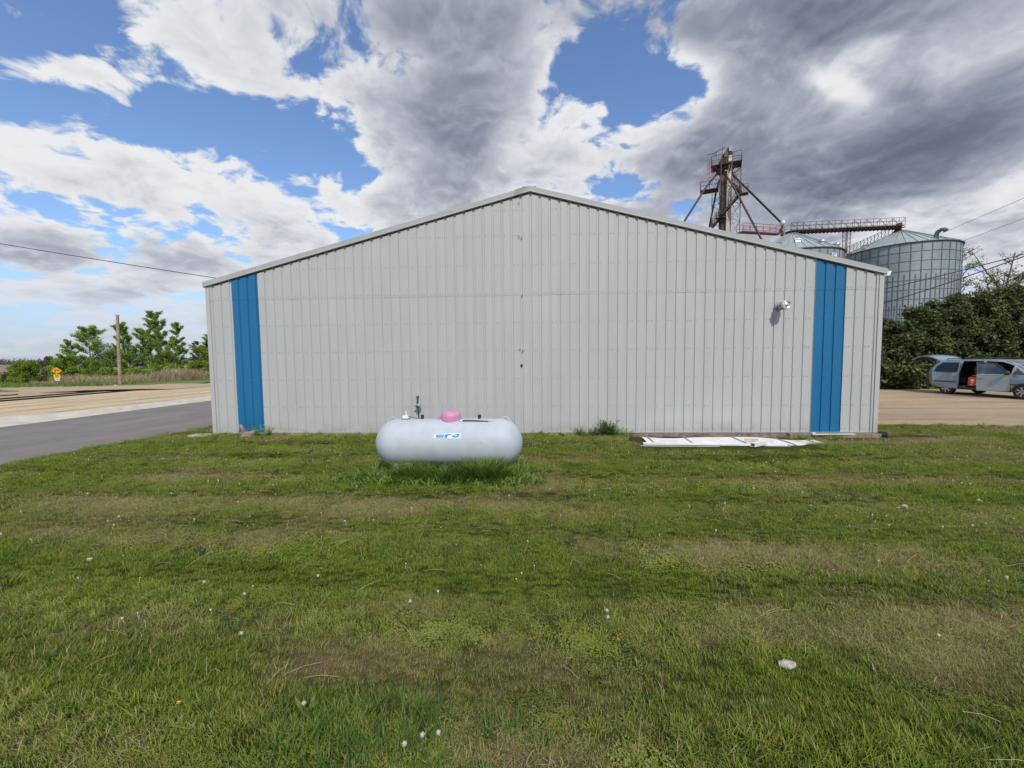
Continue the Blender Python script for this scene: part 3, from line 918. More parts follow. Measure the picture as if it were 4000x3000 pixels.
# rake trims: a face with a returned lower lip
for sx in (-1, 1):
    b = MB()
    def P3(u, dy, dz):
        x = MIDX + sx * u
        return (x, dy, APEX - u * SL + dz)
    prof = [(-.028, .004), (-.046, .0), (-.044, -.095), (-.052, -.112), (-.030, -.124), (-.006, -.124), (-.006, .006)]
    us = [0.0] + ([.20, .26, .31, .38] if sx < 0 else [.9]) + [1.6, 3.0, 4.5, 6.0, 7.0, WX1 - MIDX + .03]
    vs = []
    for u in us:
        kink = .012 if (sx < 0 and .19 < u < .33) else 0
        for k_, (dy, dz) in enumerate(prof):
            vs.append(P3(u, dy + (kink * (-1) ** k_ if kink else .0015 * math.sin(u * 4)), dz + (kink * .8 if k_ < 2 else 0)))
    n = len(prof)
    fs = [(i * n + j, i * n + (j + 1) % n, (i + 1) * n + (j + 1) % n, (i + 1) * n + j) for i in range(len(us) - 1) for j in range(n)]
    fs += [tuple(range(n)), tuple((len(us) - 1) * n + j for j in range(n))]
    b.add(vs, fs); b.build('rake_trim', M['trim'], shed)
# dark boxes standing in for the shaded gap between pans and trim
b = MB()
k = math.floor((WX0 - 6.18) / PITCH)
while True:
    a = 6.18 + k * PITCH; k += 1
    if a < WX0 + .12: continue
    if a + .15 > WX1 - .12: break
    if a < MIDX < a + .15: continue
    xm = a + .075
    ang = -math.atan(SL) if xm > MIDX else math.atan(SL)
    b.box((xm, -.006, ztop(xm) - .138), (.145, .012, .020), (0, -ang, 0))
b.build('gap_shade_strip', M['dark'], shed)
for sx, x in ((-1, WX0), (1, WX1)):
    b = MB(); s_ = -sx
    b.box((x + s_ * .047, -.006, (EAVE - .13) / 2), (.094, .012, EAVE - .13)); b.box((x + s_ * .004, .06, (EAVE - .13) / 2), (.012, .12, EAVE - .13))
    b.box((x + s_ * .098, -.014, (EAVE - .11) / 2), (.008, .014, EAVE - .11))
    b.build('corner_trim', M['panel'], shed)
# base flashing under the sheets
MB().box(((WX0 + WX1) / 2, .004, .006), (WX1 - WX0, .03, .012)).build('base_flashing', M['trim'], shed)
# screws in rows along the girts
b = MB()
for z in (.09, .62, 1.26, 1.90, 2.53, 3.19, 3.82, 4.46, 5.02):
    k = -70
    while True:
        a = 6.18 + k * PITCH; k += 1
        if a > WX1 - .15: break
        for off in (.030, .105):
            x = a + off
            if x < WX0 + .15 or z > ztop(x) - .25: continue
            if off == .105 and (k % 2) and z != 3.19: continue
            b.lathe([(.0085, 0), (.0085, -.004), (.005, -.009), (0, -.009)], (x + random.uniform(-.004, .004), -.004, z + random.uniform(-.006, .006)), 6, 'Y')
tag(b.build('screw', M['screw'], shed), kind='stuff')
# ridge cap, gutters with end caps
b = MB(); b.box((MIDX - .02, .2, APEX + .006), (.30, .44, .02)); b.build('ridge_vent', M['galv'], shed)
for sx, x, z in ((-1, WX0 - .07, EAVE - .06), (1, WX1 + .10, EAVE - .09)):
    b = MB(); w = .11 if sx < 0 else .16
    prof = [(-w / 2, .05), (-w / 2 + .01, -.05), (w / 2 - .03, -.05), (w / 2, .02), (w / 2, .05), (w / 2 - .01, .05), (w / 2 - .01, .02), (w / 2 - .035, -.04), (-w / 2 + .02, -.04), (-w / 2 + .01, .05)]
    if sx < 0: prof = [(-a, c_) for a, c_ in prof][::-1]
    b.prism(prof, (.05, DEP), lambda a, c_, d: (x + a, d, z + c_))
    b.prism([(-w / 2, .05), (-w / 2 + .01, -.05), (w / 2 - .03, -.05), (w / 2, .02), (w / 2, .05)] if sx > 0 else [(w / 2, .05), (-w / 2, .05), (-w / 2, .02), (-w / 2 + .03, -.05), (w / 2 - .01, -.05)], (.042, .049), lambda a, c_, d: (x + a, d, z + c_))
    b.build('gutter', M['white'], shed)
# flue vent through the right part of the wall
v = MB(); v.tube([(5.404, .02, 2.803), (5.404, -.10, 2.803), (5.409, -.16, 2.80)], .052, 14)
v = v.build('flue_vent', M['galv'], shed, True)
b = MB(); b.lathe([(.085, -.02), (.085, .0), (.055, .004), (.055, .02)], (5.404, -.024, 2.803), 18, 'Y'); b.build('wall_flange', M['galv'], v, True)
b = MB(); b.lathe([(.06, -.145), (.098, -.155), (.098, -.185), (.095, -.186)], (5.412, 0, 2.80), 24, 'Y')
for k in range(9):
    t_ = 2 * math.pi * k / 9
    b.box((5.412 + .092 * math.sin(t_), -.225, 2.80 + .092 * math.cos(t_)), (.028, .09, .006), (0, t_, 0))
b.lathe([(.06, -.18), (.06, -.27)], (5.412, 0, 2.80), 16, 'Y')
b.build('vent_cage', M['galv'], v, True)
b = MB(); b.lathe([(.100, -.262), (.103, -.285), (.092, -.297), (.085, -.289), (.074, -.289), (.068, -.300), (.058, -.296), (.052, -.286), (.03, -.296), (0, -.300)], (5.414, 0, 2.80), 28, 'Y')
b.build('vent_cap', M['alu'], v, True)
# hardware up the middle of the gable, and a black disc painting the shade of a hole
for x, z in ((-.283, 4.434), (-.220, 4.432), (-.219, 3.145), (-.276, 1.928), (-.218, 1.904), (-.28, 5.17)):
    b = MB(); b.box((x, -.012, z), (.018, .024, .03)); b.box((x, -.016, z - .022), (.016, .014, .022), (0, .2, 0)); b.lathe([(.012, 0), (.012, -.03), (.006, -.036)], (x, -.002, z + .006), 8, 'Y')
    b.build('bracket', M['galv'], shed)
b = MB(); b.lathe([(.030, -.0045), (.022, -.0048), (0, -.0048)], (-.250, 0, 1.549), 18, 'Y'); b.build('hole_shade_disc', M['black'], shed)
# timbers under the right part, pale sill under the left
b = MB(); b.box((4.6, .06, -.075), (6.1, .12, .13)); b.box((3.3, .0, -.055), (2.5, .05, .08), (0, .006, 0)); b.box((6.65, -.03, -.085), (1.95, .16, .14), (0, .004, .01))
b.build('base_timber', M['wood'], shed)
b = MB(); b.box((-2.7, .05, -.045), (8.5, .10, .075)); b.box((-6.95, .0, -.045), (1.2, .05, .07), (0, .004, 0)); b.build('sill_board', M['palewood'], shed)

# drain pipe and slab at the corners
o = thing('drain_pipe', 'short black corrugated drain pipe end at the right corner of the building', 'pipe', (7.66, 9.40, -.06), R(-28))
b = MB(); pr_ = []
for i in range(10):
    pr_ += [(.075, i * .025 - .1), (.083, i * .025 - .094), (.083, i * .025 - .086), (.075, i * .025 - .08)]
b.lathe(pr_, (0, 0, 0), 18, 'X'); b.build('corrugated_tube', M['black'], o, True)
b = MB(); pl = [(-.30, -.06), (-.12, -.20), (.1, -.16), (.34, -.02), (.42, .16), (.1, .19), (-.22, .14)]
b.prism(pl, (0, .05), lambda a, c_, d: (a, c_, d + .01 * a)); o = b.build('stone_slab', M['concrete'], None, False, (-7.83, 9.20, -.06))
tag(o, 'flat pale stone slab in the grass at the left corner of the building', 'stone slab')

# white scrap beside the wall -------------------------------------------------
n, k = 40, 8
vs = []
ca_, cb_, cc_, cd_ = Vector((2.40, 8.53, 0)), Vector((6.02, 8.20, 0)), Vector((5.93, 8.86, 0)), Vector((2.41, 9.14, 0))
for i in range(n + 1):
    u = i / n
    for j in range(k + 1):
        w_ = j / k
        p = ca_.lerp(cb_, u).lerp(cd_.lerp(cc_, u), w_)
        zz = -.085 + .05 * math.exp(-((u - .55) / .16) ** 2) * (.4 + .6 * w_) + .012 * math.sin(u * 17 + w_ * 2) + .02 * w_
        vs.append((p.x, p.y, zz))
b = MB()
top = len(vs); b.add(vs + [(a, c_, d - .012) for a, c_, d in vs], [(i * (k + 1) + j, (i + 1) * (k + 1) + j, (i + 1) * (k + 1) + j + 1, i * (k + 1) + j + 1) for i in range(n) for j in range(k)]
      + [(i * (k + 1) + top, (i + 1) * (k + 1) + top, (i + 1) * (k + 1), i * (k + 1)) for i in range(n)] + [(j + n * (k + 1), j + n * (k + 1) + top, j + 1 + n * (k + 1) + top, j + 1 + n * (k + 1)) for j in range(k)])
sheet = b.build('metal_sheet', M['whitedirt'], None, True)
tag(sheet, 'large thin dirty white sheet lying bent on the ground by the wall', 'metal sheet')
for u in (.035, .265, .53, .78, .965):
    i = int(u * n); b = MB(); q_ = [vs[i * (k + 1) + j] for j in range(k + 1)]
    sft = .03
    b.tube([(p_[0] + sft, p_[1], p_[2] + .006) for p_ in q_], .016, 6); b.build('seam_strip', M['galv'], sheet, True)


def channel(name, a, b_, w, hgt, m, label, cat, end=None):
    a, b_ = Vector(a), Vector(b_); d = (b_ - a); L = d.length
    o = thing(name, label, cat, a, math.atan2(d.y, d.x))
    mb = MB(); t_ = .006
    mb.box((L / 2, 0, t_ / 2 + hgt - t_), (L, w, t_)); mb.box((L / 2, -w / 2 + t_ / 2, hgt / 2 - t_ / 2), (L, t_, hgt - t_)); mb.box((L / 2, w / 2 - t_ / 2, hgt / 2 - t_ / 2), (L, t_, hgt - t_))
    mb.box((L / 2, -w / 2 - .012, t_ / 2), (L, .024, t_)); mb.box((L / 2, 0, hgt + .006), (L, w * .3, .010))
    mb.build('channel', m, o)
    if end: MB().box((L - .03, 0, hgt / 2), (.05, w + .012, hgt + .012)).build('end_bracket', end, o)
    return o


channel('trim_channel', (2.15, 8.27, -.13), (4.68, 8.16, -.13), .09, .055, M['white'], 'front white metal trim channel lying on the grass by the wall', 'trim channel')
channel('trim_channel', (2.26, 8.44, -.09), (5.06, 8.25, -.09), .07, .05, M['whitedirt'], 'longer stained white channel lying between front trim and white sheet', 'trim channel', M['palewood'])
o = thing('downspout_piece', 'short rectangular white downspout piece with dark open end lying across the scrap', 'downspout', (4.24, 8.05, .0), math.atan2(.36, .55))
b = MB(); L = .66
for y_, z_, sy, sz in ((0, .032, .085, .006), (0, -.032, .085, .006), (-.042, 0, .006, .07), (.042, 0, .006, .07)): b.box((L / 2, y_, z_), (L, sy, sz))
b.box((L * .35, 0, .037), (L * .6, .02, .006)); b.build('square_tube', M['whitedirt'], o)
MB().box((L / 2, 0, 0), (.012, .078, .058)).build('tube_shade', M['dark'], o)  # dark plate inside the tube, painted as the shade of its open end
o.location.z = .0
o = MB().box((0, 0, 0), (.26, .045, .03), (0, 0, -.05)).build('wood_scrap', M['palewood'], None, False, (4.52, 8.62, -.01)); tag(o, 'small pale piece of wood lying on the white sheet', 'wood scrap')
o = MB().box((0, 0, 0), (.92, .03, .016), (0, .01, .1)).box((-.46, .0, .01), (.05, .05, .05)).build('metal_bar', M['white'], None, False, (6.62, 9.235, -.012)); tag(o, 'thin white bar resting on the timber below the right blue stripe', 'bar')

# ------------------------------------------------------------------ propane tank
TC = Vector((-1.352, 6.50, .374)); TR = .38; TL = 1.185
tank = thing('propane_tank', 'white horizontal propane tank with rounded ends standing in tall grass', 'propane tank', TC)
prof = []
for i in range(13):
    a = math.pi / 2 * i / 12
    prof.append((TR * math.sin(a), -TL + .36 - .36 * math.cos(a)))
prof += [(TR, -.75), (TR, -.3), (TR, .3), (TR, .75)] + [(r_, -x_) for r_, x_ in prof[::-1]]
sh = MB().lathe(prof, (0, 0, 0), 48, 'X').build('shell', M['tank'], tank, True)
for x in (-.80, .80):
    b = MB(); b.box((x, -.0, -.415), (.07, .46, .12)); b.box((x, -.20, -.36), (.07, .05, .14), (.4, 0, 0)); b.box((x, .20, -.36), (.07, .05, .14), (-.4, 0, 0)); b.box((x, 0, -.48), (.14, .56, .03)); b.build('foot', M['tank'], tank)
for x in (-.92, .92):
    sg = 1 if x > 0 else -1
    b = MB(); b.tube([(x - .055 * sg, 0, TR - .02), (x - .04 * sg, 0, TR + .022), (x + .01 * sg, 0, TR + .03), (x + .04 * sg, 0, TR + .005), (x + .085 * sg, 0, TR - .055)], .011, 8); b.build('lifting_lug', M['tank'], tank, True)
b = MB(); b.lathe([(.163, -.13), (.165, -.02), (.165, .045), (.158, .078), (.135, .108), (.085, .128), (.03, .134), (0, .135)], (.035, 0, TR), 40)
lid = b.build('dome_lid', M['pink'], tank, True)
b = MB(); b.box((-.150, -.02, TR + .012), (.05, .05, .05)); b.lathe([(.014, -.03), (.014, .03)], (-.165, -.02, TR + .02), 10, 'Y'); b.box((-.165, -.02, TR - .012), (.03, .03, .05)); b.build('lid_hinge', M['pink'], lid)
for x in (-.431, .497):
    b = MB(); b.lathe([(.020, -.02), (.020, .018), (.026, .02), (.026, .045), (.024, .048), (.026, .052), (.026, .066), (0, .068)], (x, .0, TR), 14); b.build('valve_cap', M['black'], tank, True)
for X_, Y_, w_, h_ in ((2010, 800, 16, 9), (2055, 848, 26, 8), (2150, 850, 10, 7), (2560, 842, 190, 7), (2600, 930, 12, 6), (200, 830, 10, 8)):
    u0 = (X_ - 1045) / 1210 * .415 + .038; a0 = math.asin((.507 - .374) / TR) + (675 - Y_) / 195 * .074 / TR
    k_ = TR + .0015; du, dv = w_ / 1210 * .415 / 2, h_ / 195 * .074 / 2 / TR
    MB().add([(u0 - du, -math.cos(a0) * k_, math.sin(a0) * k_), (u0, -math.cos(a0 - dv) * k_, math.sin(a0 - dv) * k_), (u0 + du, -math.cos(a0 - dv * .3) * k_, math.sin(a0 - dv * .3) * k_), (u0, -math.cos(a0 + dv) * k_, math.sin(a0 + dv) * k_)], [(0, 1, 2, 3)]).build('scratch', M['rustdark'], tank)
# torn sticker on the front
PH0 = math.asin((.507 - .374) / TR)
def cyl(X_, Y_, off):
    u_ = (X_ - 1045) / 1210 * .415 - .04 + .0; v_ = (675 - Y_) / 195 * .074
    a = PH0 + v_ / TR
    return (u_ + .078, -math.cos(a) * (TR + off), math.sin(a) * (TR + off))
def sticker(poly, off, m, name, par):
    # cut in vertical slices so the film follows the curve
    b = MB(); b.add([cyl(x, y, off) for x, y in poly] , [tuple(range(len(poly)))])
    return b.build(name, m, par)
M['film'] = mat('sticker_film', (.86, .86, .84), .4); M['filmblue'] = mat('sticker_blue', (.0, .26, .66), .4); M['filmpale'] = mat('sticker_pale', (.35, .55, .68), .5)
st = sticker([(440, 675), (455, 530), (545, 525), (740, 545), (930, 500), (1100, 480), (1240, 475), (1640, 465), (1652, 690), (1100, 680)], .004, M['film'], 'sticker', tank)
def seg(polys, off, m, name):
    b = MB()
    for p_ in polys: b.add([cyl(x, y, off) for x, y in p_], [tuple(range(len(p_)))])
    return b.build(name, m, st)
seg([[(548, 532), (740, 552), (700, 655), (556, 655)], [(740, 552), (915, 522), (886, 655), (700, 655)],
     [(940, 515), (1235, 490), (1235, 552), (1085, 560), (930, 600)], [(930, 600), (1085, 560), (1060, 657), (915, 657)],
     [(1300, 503), (1590, 490), (1618, 560), (1490, 580), (1480, 545)], [(1490, 580), (1618, 560), (1540, 635), (1440, 658), (1440, 588)],
     [(1440, 588), (1440, 658), (1320, 640), (1255, 585), (1270, 556), (1390, 556)]], .0058, M['filmblue'], 'sticker_lettering')
seg([[(620, 575), (735, 615), (860, 565), (740, 650)]], .0068, M['filmpale'], 'worn_patch')

o = thing('tank_monitor', 'small white antenna box sitting on top of the propane tank', 'tank monitor', (-2.055, 6.50, .757))
MB().box((0, 0, .004), (.125, .09, .008)).build('base_pad', M['black'], o)
b = MB(); b.box((0, 0, .030), (.088, .07, .044)); b.box((0, 0, .012), (.11, .085, .008)); b.build('housing', M['white'], o)
b = MB(); b.lathe([(.011, .05), (.0075, .09), (.006, .128), (0, .13)], (.005, 0, 0), 10); b.build('antenna', M['white'], o, True)
b = MB(); b.tube([(.045, 0, .03), (.075, 0, .032), (.11, 0, .022), (.17, 0, .006), (.27, 0, .004)], .0045, 6); b.build('cable', M['black'], o, True)
o = thing('bungee_cord', 'black bungee strap with wire hooks stretched along the tank top', 'bungee cord', (-.90, 6.36, .735))
b = MB(); b.tube([(-.205, 0, .008), (-.15, 0, .012), (.0, 0, .009), (.15, 0, .0), (.20, 0, -.002)], .0095, 8); b.build('strap', M['black'], o, True)
for s_ in (-1, 1):
    b = MB(); b.tube([(s_ * .20, 0, .003 - s_ * .004), (s_ * .225, 0, .003), (s_ * .245, 0, .022), (s_ * .262, 0, .012), (s_ * .258, 0, -.008)], .004, 6); b.build('hook', M['galv'], o, True)
# gas regulator on the wall behind the tank
M['reg'] = mat('grey_blue_casting', (.22, .31, .36), .4, .2, var=.1, scale=12)
o = thing('gas_regulator', 'round grey blue gas regulator on a rusty riser pipe at the wall', 'gas regulator', (-2.63, 9.25, 0))
b = MB(); b.tube([(-.016, .10, .855), (-.016, .03, .852), (-.016, -.0, .835), (-.013, 0, .74), (-.008, 0, .69)], .017, 10); b.lathe([(.024, -.02), (.026, .01), (.02, .025)], (-.016, .0, .845), 12); b.build('riser_pipe', M['rust'], o, True)
b = MB(); b.lathe([(.02, .06), (.055, .045), (.062, .02), (.062, -.002), (.05, -.02), (.03, -.03), (.026, -.05), (0, -.052)], (0, 0, .640), 26, 'Y'); b.box((0, .01, .575), (.035, .04, .05)); b.box((-.07, 0, .635), (.04, .02, .02)); b.build('regulator_body', M['reg'], o, True)
b = MB(); b.lathe([(.022, -.052), (.022, -.06), (0, -.061)], (0, 0, .638), 14, 'Y'); b.build('bonnet_cap', M['black'], o, True)
b = MB(); b.tube([(.004, 0, .565), (.008, -.01, .50), (.02, -.04, .42), (.03, -.07, .32), (.03, -.1, .15), (.03, -.2, -.05)], .014, 8); b.build('hose', M['black'], o, True)

# grass and weeds around tank and wall ---------------------------------------
rr = random.Random(3); sp = []
for i in range(400):
    x = rr.uniform(-2.75, .02); back = rr.random()
    y = 6.10 + rr.uniform(-.16, .10)
    if x < -2.25 or x > -.35:
        y = 6.25 + rr.uniform(-.35, .6)
        if rr.random() < .45: continue
    k_ = float(fbm(np.array([x * 2.6 + 3]), np.array([y * .6]), 3, 3)[0])
    if k_ < .34 and rr.random() < .6: continue
    hh_ = (.17 + .46 * (k_ - .22)) * (1.12 if -2.15 < x < -.45 else .70)
    sp.append((x, y, 15, .06, hh_ * .45, hh_ * 1.25))
tall_grass('tall_grass', sp, 'tall unmown grass growing along the foot of the tank', 'grass', 'stuff', M['weed'], w=.0125)
sp = [(rr.uniform(-2.95, .15), 6.0 + rr.uniform(-.24, .14), 12, .10, .05, .17) for i in range(190)]
tall_grass('low_weeds', sp, 'low leafy weeds at the edge of the tall tank grass', 'weeds', 'stuff', M['weed'], w=.026)
sp = [(-.72 + rr.gauss(0, .30), 1.74 + rr.gauss(0, .13), 12, .05, .06, .135) for i in range(150)]
tall_grass('coarse_grass', sp, 'lush dark green tuft of longer grass at the near edge of the lawn', 'grass', 'stuff', M['coarse'], w=.0065)
sp = [(-2.6 + rr.gauss(0, .45), 2.45 + rr.gauss(0, .25), 9, .06, .05, .095) for i in range(110)]
tall_grass('coarse_grass', sp, 'band of longer soft grass in the near lawn at left', 'grass', 'stuff', M['coarse'], w=.006)


def leafy(name, loc, n, hmax, spread, label, cat, m, seed, lw=.05):
    """a weed: stems with alternating leaves"""
    r_ = random.Random(seed); o = thing(name, label, cat, loc)
    st_, lf = MB(), MB()
    for i in range(n):
        a = r_.uniform(0, 6.28); h_ = hmax * r_.uniform(.55, 1); sx = spread * r_.uniform(.1, 1)
        bx, by = r_.uniform(-.4, .4) * spread, r_.uniform(-.2, .2) * spread
        pts_ = [(bx + math.cos(a) * sx * t_ * t_, by + math.sin(a) * sx * .5 * t_ * t_, h_ * t_) for t_ in (0, .35, .7, 1)]
        st_.tube(pts_, [.006, .005, .004, .002], 5)
        for k_ in range(12):
            t_ = .12 + .88 * k_ / 12; j = min(int(t_ * 3), 2)
            p_ = Vector(pts_[j]).lerp(Vector(pts_[j + 1]), t_ * 3 - j)
            b_ = r_.uniform(0, 6.28); L_ = lw * 2.2 * r_.uniform(.6, 1.2) * (1.1 - .6 * t_)
            d = Vector((math.cos(b_), math.sin(b_), r_.uniform(-.1, .7))).normalized(); s_ = d.cross(Vector((0, 0, 1))).normalized() * L_ * .22
            lf.add([p_, p_ + d * L_ * .5 + s_, p_ + d * L_, p_ + d * L_ * .5 - s_], [(0, 1, 2, 3)])
    st_.build('stem', m, o); lf.build('leaves', m, o)
    return o


leafy('weed_clump', (1.62, 9.12, -.05), 26, .42, .34, 'bushy green weed clump growing against the wall beside the white scrap', 'weed', M['weed'], 5, .06)
tall_grass('wall_grass', [(rr.uniform(1.0, 2.2), 9.15 + rr.uniform(-.1, .1), 16, .07, .15, .30) for i in range(26)], 'uncut grass tuft around the weed at the wall', 'grass', 'stuff', M['weed'], w=.010)
leafy('young_shrub', (-6.22, 9.08, -.05), 16, .30, .34, 'small feathery evergreen shrub below the left blue stripe', 'shrub', M['leafgreen'], 9, .04)
for x in (.15, .62): leafy('wall_weed', (x, 9.2, -.05), 5, .13 if x < .5 else .09, .12, 'small low weed at the wall foot nearest the tank' if x < .5 else 'small low weed at the wall foot between tank and weed clump', 'weed', M['weed'], 20 + int(x * 10), .04)
o = thing('tree_stump', 'gnarled grey brown root stump with an upright branch stub by the left blue stripe', 'stump', (-6.62, 9.13, -.06))
b = MB(); b.tube([(-.13, .0, -.02), (-.1, 0, .08), (-.11, 0, .18), (-.17, .0, .27), (-.185, 0, .30)], [.075, .055, .042, .036, .022], 10)
b.tube([(-.10, 0, .0), (.0, -.03, .07), (.12, -.02, .09), (.17, 0, .15), (.175, .0, .17)], [.07, .075, .07, .055, .04], 10)
b.tube([(-.2, -.05, -.03), (-.05, -.09, .02), (.12, -.1, .02), (.3, -.1, -.02)], [.03, .06, .06, .02], 9); b.build('wood', M['wood'], o, True)
b = MB(); b.tube([(-.12, .05, .02), (-.07, .04, .12), (-.02, .04, .17)], [.03, .02, .012], 7); b.build('branch_stub', M['bark'], o, True)

# litter, dandelions ----------------------------------------------------------
def scrap(loc, w, d, seed, label, name='paper_scrap', m=None):
    r_ = random.Random(seed); b = MB(); n_ = 11
    pts_ = [(w / 2 * math.cos(6.283 * i / n_) * r_.uniform(.65, 1.1), d / 2 * math.sin(6.283 * i / n_) * r_.uniform(.6, 1.1), r_.uniform(-.006, .008)) for i in range(n_)]
    b.add([(0, 0, .012)] + pts_ + [(a, c_, z_ - .012) for a, c_, z_ in pts_],
          [(0, i + 1, (i + 1) % n_ + 1) for i in range(n_)] + [(i + 1, i + 1 + n_, (i + 1) % n_ + 1 + n_, (i + 1) % n_ + 1) for i in range(n_)])
    o = b.build(name, m or M['litter'], None, False, (loc[0], loc[1], gz(*loc) + .035)); return tag(o, label, 'litter')


M['litter'] = mat('weathered_paper', (.50, .48, .43), .9, col2=(.30, .28, .22), scale=60, bump=.4, bscale=120)
scrap((1.50, 2.39), .115, .07, 1, 'flat torn pale paper scrap lying in the near grass at right')
scrap((4.47, 5.06), .07, .04, 2, 'small whitish scrap in the lawn right of centre, left one of two')
scrap((5.52, 5.26), .08, .045, 3, 'small whitish scrap in the lawn at far right, beside a brown patch')
scrap((-4.10, 3.48), .06, .04, 4, 'small whitish scrap in the lawn at left')
scrap((-2.12, 6.02), .05, .09, 6, 'upright pale stone in the grass below the left half of the tank', 'stone', M['concrete'])
M['puff'] = mat('dandelion_down', (.52, .51, .45), .9); M['petal'] = mat('dandelion_petals', (.80, .42, .01), .7); M['stemm'] = mat('flower_stem', (.17, .17, .06), .7)


def head_mesh(kind, simple):
    b = MB()
    if kind == 'puff':
        ph = [(0, -.5)] + [(math.sin(math.pi * i / 6) * (1 + .06 * (-1) ** i), -math.cos(math.pi * i / 6)) for i in range(1, 6)] + [(0, 1)]
        b.lathe([(r_ * .008, h_ * .0075) for r_, h_ in ph], (0, 0, 0), 10)
        if not simple:
            r_ = random.Random(2)
            for i in range(90):
                d = Vector((r_.gauss(0, 1), r_.gauss(0, 1), r_.gauss(0, 1))).normalized()
                b.bar(d * .007, d * .0125, .0006)
    else:
        for ring, (n_, L_, z_) in enumerate(((14, .010, .0), (11, .008, .002), (7, .005, .004))):
            for i in range(n_):
                a = 6.283 * i / n_ + ring * .2; d = Vector((math.cos(a), math.sin(a), .35 + .35 * ring)); s_ = Vector((-math.sin(a), math.cos(a), 0)) * .003
                b.add([Vector((0, 0, z_)), Vector((0, 0, z_)) + d * L_ * .7 + s_, Vector((0, 0, z_)) + d * L_, Vector((0, 0, z_)) + d * L_ * .7 - s_], [(0, 1, 2, 3)])
    return b


def flower(kind, x, y, h_, proto=None):
    white = kind == 'puff'
    name = 'dandelion_clock' if white else 'dandelion_flower'
    lab = 'white dandelion seed head on a thin stem in the mown lawn' if white else 'yellow dandelion flower open in the mown lawn'
    grp = 'dandelion seed heads in the lawn' if white else 'yellow dandelions in the lawn'
    if proto is None:
        o = thing(name, lab, 'dandelion', (x, y, gz(x, y)), 0, grp)
        head_mesh(kind, False).build('seed_head' if white else 'petals', M['puff' if white else 'petal'], o, False, (.004, 0, h_))
        lf_ = MB()
        for q_ in range(9):
            a_ = q_ * .7 + .2 * (q_ % 3); L_ = .07 + .02 * (q_ % 4); d_ = Vector((math.cos(a_), math.sin(a_), .28)); s_ = Vector((-math.sin(a_), math.cos(a_), 0))
            lf_.add([d_ * .006, d_ * L_ * .45 + s_ * .006, d_ * L_ * .7 + s_ * .012, d_ * L_, d_ * L_ * .7 - s_ * .012, d_ * L_ * .45 - s_ * .006], [(0, 1, 5), (1, 2, 4, 5), (2, 3, 4)])
        lf_.build('leaf_rosette', M['weed'], o)
        MB().tube([(0, 0, 0), (.002, .001, h_ * .6), (.004, 0, h_)], [.0022, .0018, .0016], 6).build('stem', M['stemm'], o)
        return o
    o = copy_tree(proto); o.location = (x, y, gz(x, y)); return o


NEAR_P = [(-1.91, 2.47, .07), (-.46, 1.81, .11), (-.52, 1.79, .09), (-.90, 2.85, .08), (-1.77, 3.17, .06), (3.75, 3.33, .08), (-1.19, 1.96, .10), (-.60, 1.75, .06), (.50, 2.72, .09), (.53, 2.80, .06), (-2.2, 2.9, .05), (-2.65, 3.05, .06)]
p0 = flower('puff', *NEAR_P[0][:2], .08)
for (x, y, h_) in NEAR_P[1:]:
    o = flower('puff', x, y, h_, p0); o.scale = (1, 1, h_ / .08) if False else (1.0, 1.0, 1.0); o.rotation_euler = (random.uniform(-.2, .2), random.uniform(-.2, .2), random.uniform(0, 6))
f0 = flower('petal', -1.87, 1.95, .06)
for x, y in ((.55, 2.51), (3.05, 5.03), (-3.4, 6.0), (-5.6, 7.6), (2.0, 6.6), (-5.0, 5.0), (-4.8, 7.9), (2.3, 7.2), (-6.6, 7.9), (4.6, 7.1), (-3.9, 7.9), (-3.0, 7.3), (5.9, 7.0)):
    o = flower('petal', x, y, .06, f0); o.rotation_euler = (.3, .2, random.uniform(0, 6))
sm = head_mesh('puff', True)
sm.tube([(0, 0, -.06), (0, 0, -.012)], .002, 5)
sp0 = sm.build('dandelion_clock', M['puff']); sp0.data.polygons[0].use_smooth = False
tag(sp0, 'white dandelion seed head on a thin stem in the mown lawn', 'dandelion', 'dandelion seed heads in the lawn')
r_ = random.Random(12); cnt = 0; first = True
def puff_density(x, y):
    d = .25 + .75 * sst(3.0, 7.0, y)
    d *= .35 + 1.3 * float(fbm(np.array([x * .6]), np.array([y * .9]), 61, 3)[0])
    if math.hypot((x - 4.5) / 3, (y - 6.3) / 1.6) < 1: d *= 1.5
    if math.hypot((x + 6) / 2.2, (y - 8.3) / .9) < 1: d *= 2.0
    return d
tries = 0
spots_far = []
while cnt < 270 and tries < 20000:
    tries += 1
    x, y = r_.uniform(-9, 11), r_.uniform(2.6, 9.1)
    if not (float(lawn_left(y)) + .2 < x and abs(x) < 1.25 * y + .8): continue
    if 2.0 < x < 5.9 and y > 7.9: continue
    if -2.7 < x < 0 and 6.0 < y < 7: continue
    if r_.random() > puff_density(x, y): continue
    o = sp0 if first else sp0.copy()
    if not first: C.objects.link(o)
    first = False
    s_ = r_.uniform(.6, 1.3); o.scale = (s_, s_, s_); o.location = (x, y, gz(x, y) + r_.uniform(.045, .065)); o.rotation_euler = (r_.uniform(-.3, .3), r_.uniform(-.3, .3), 0)
    cnt += 1
b = MB()
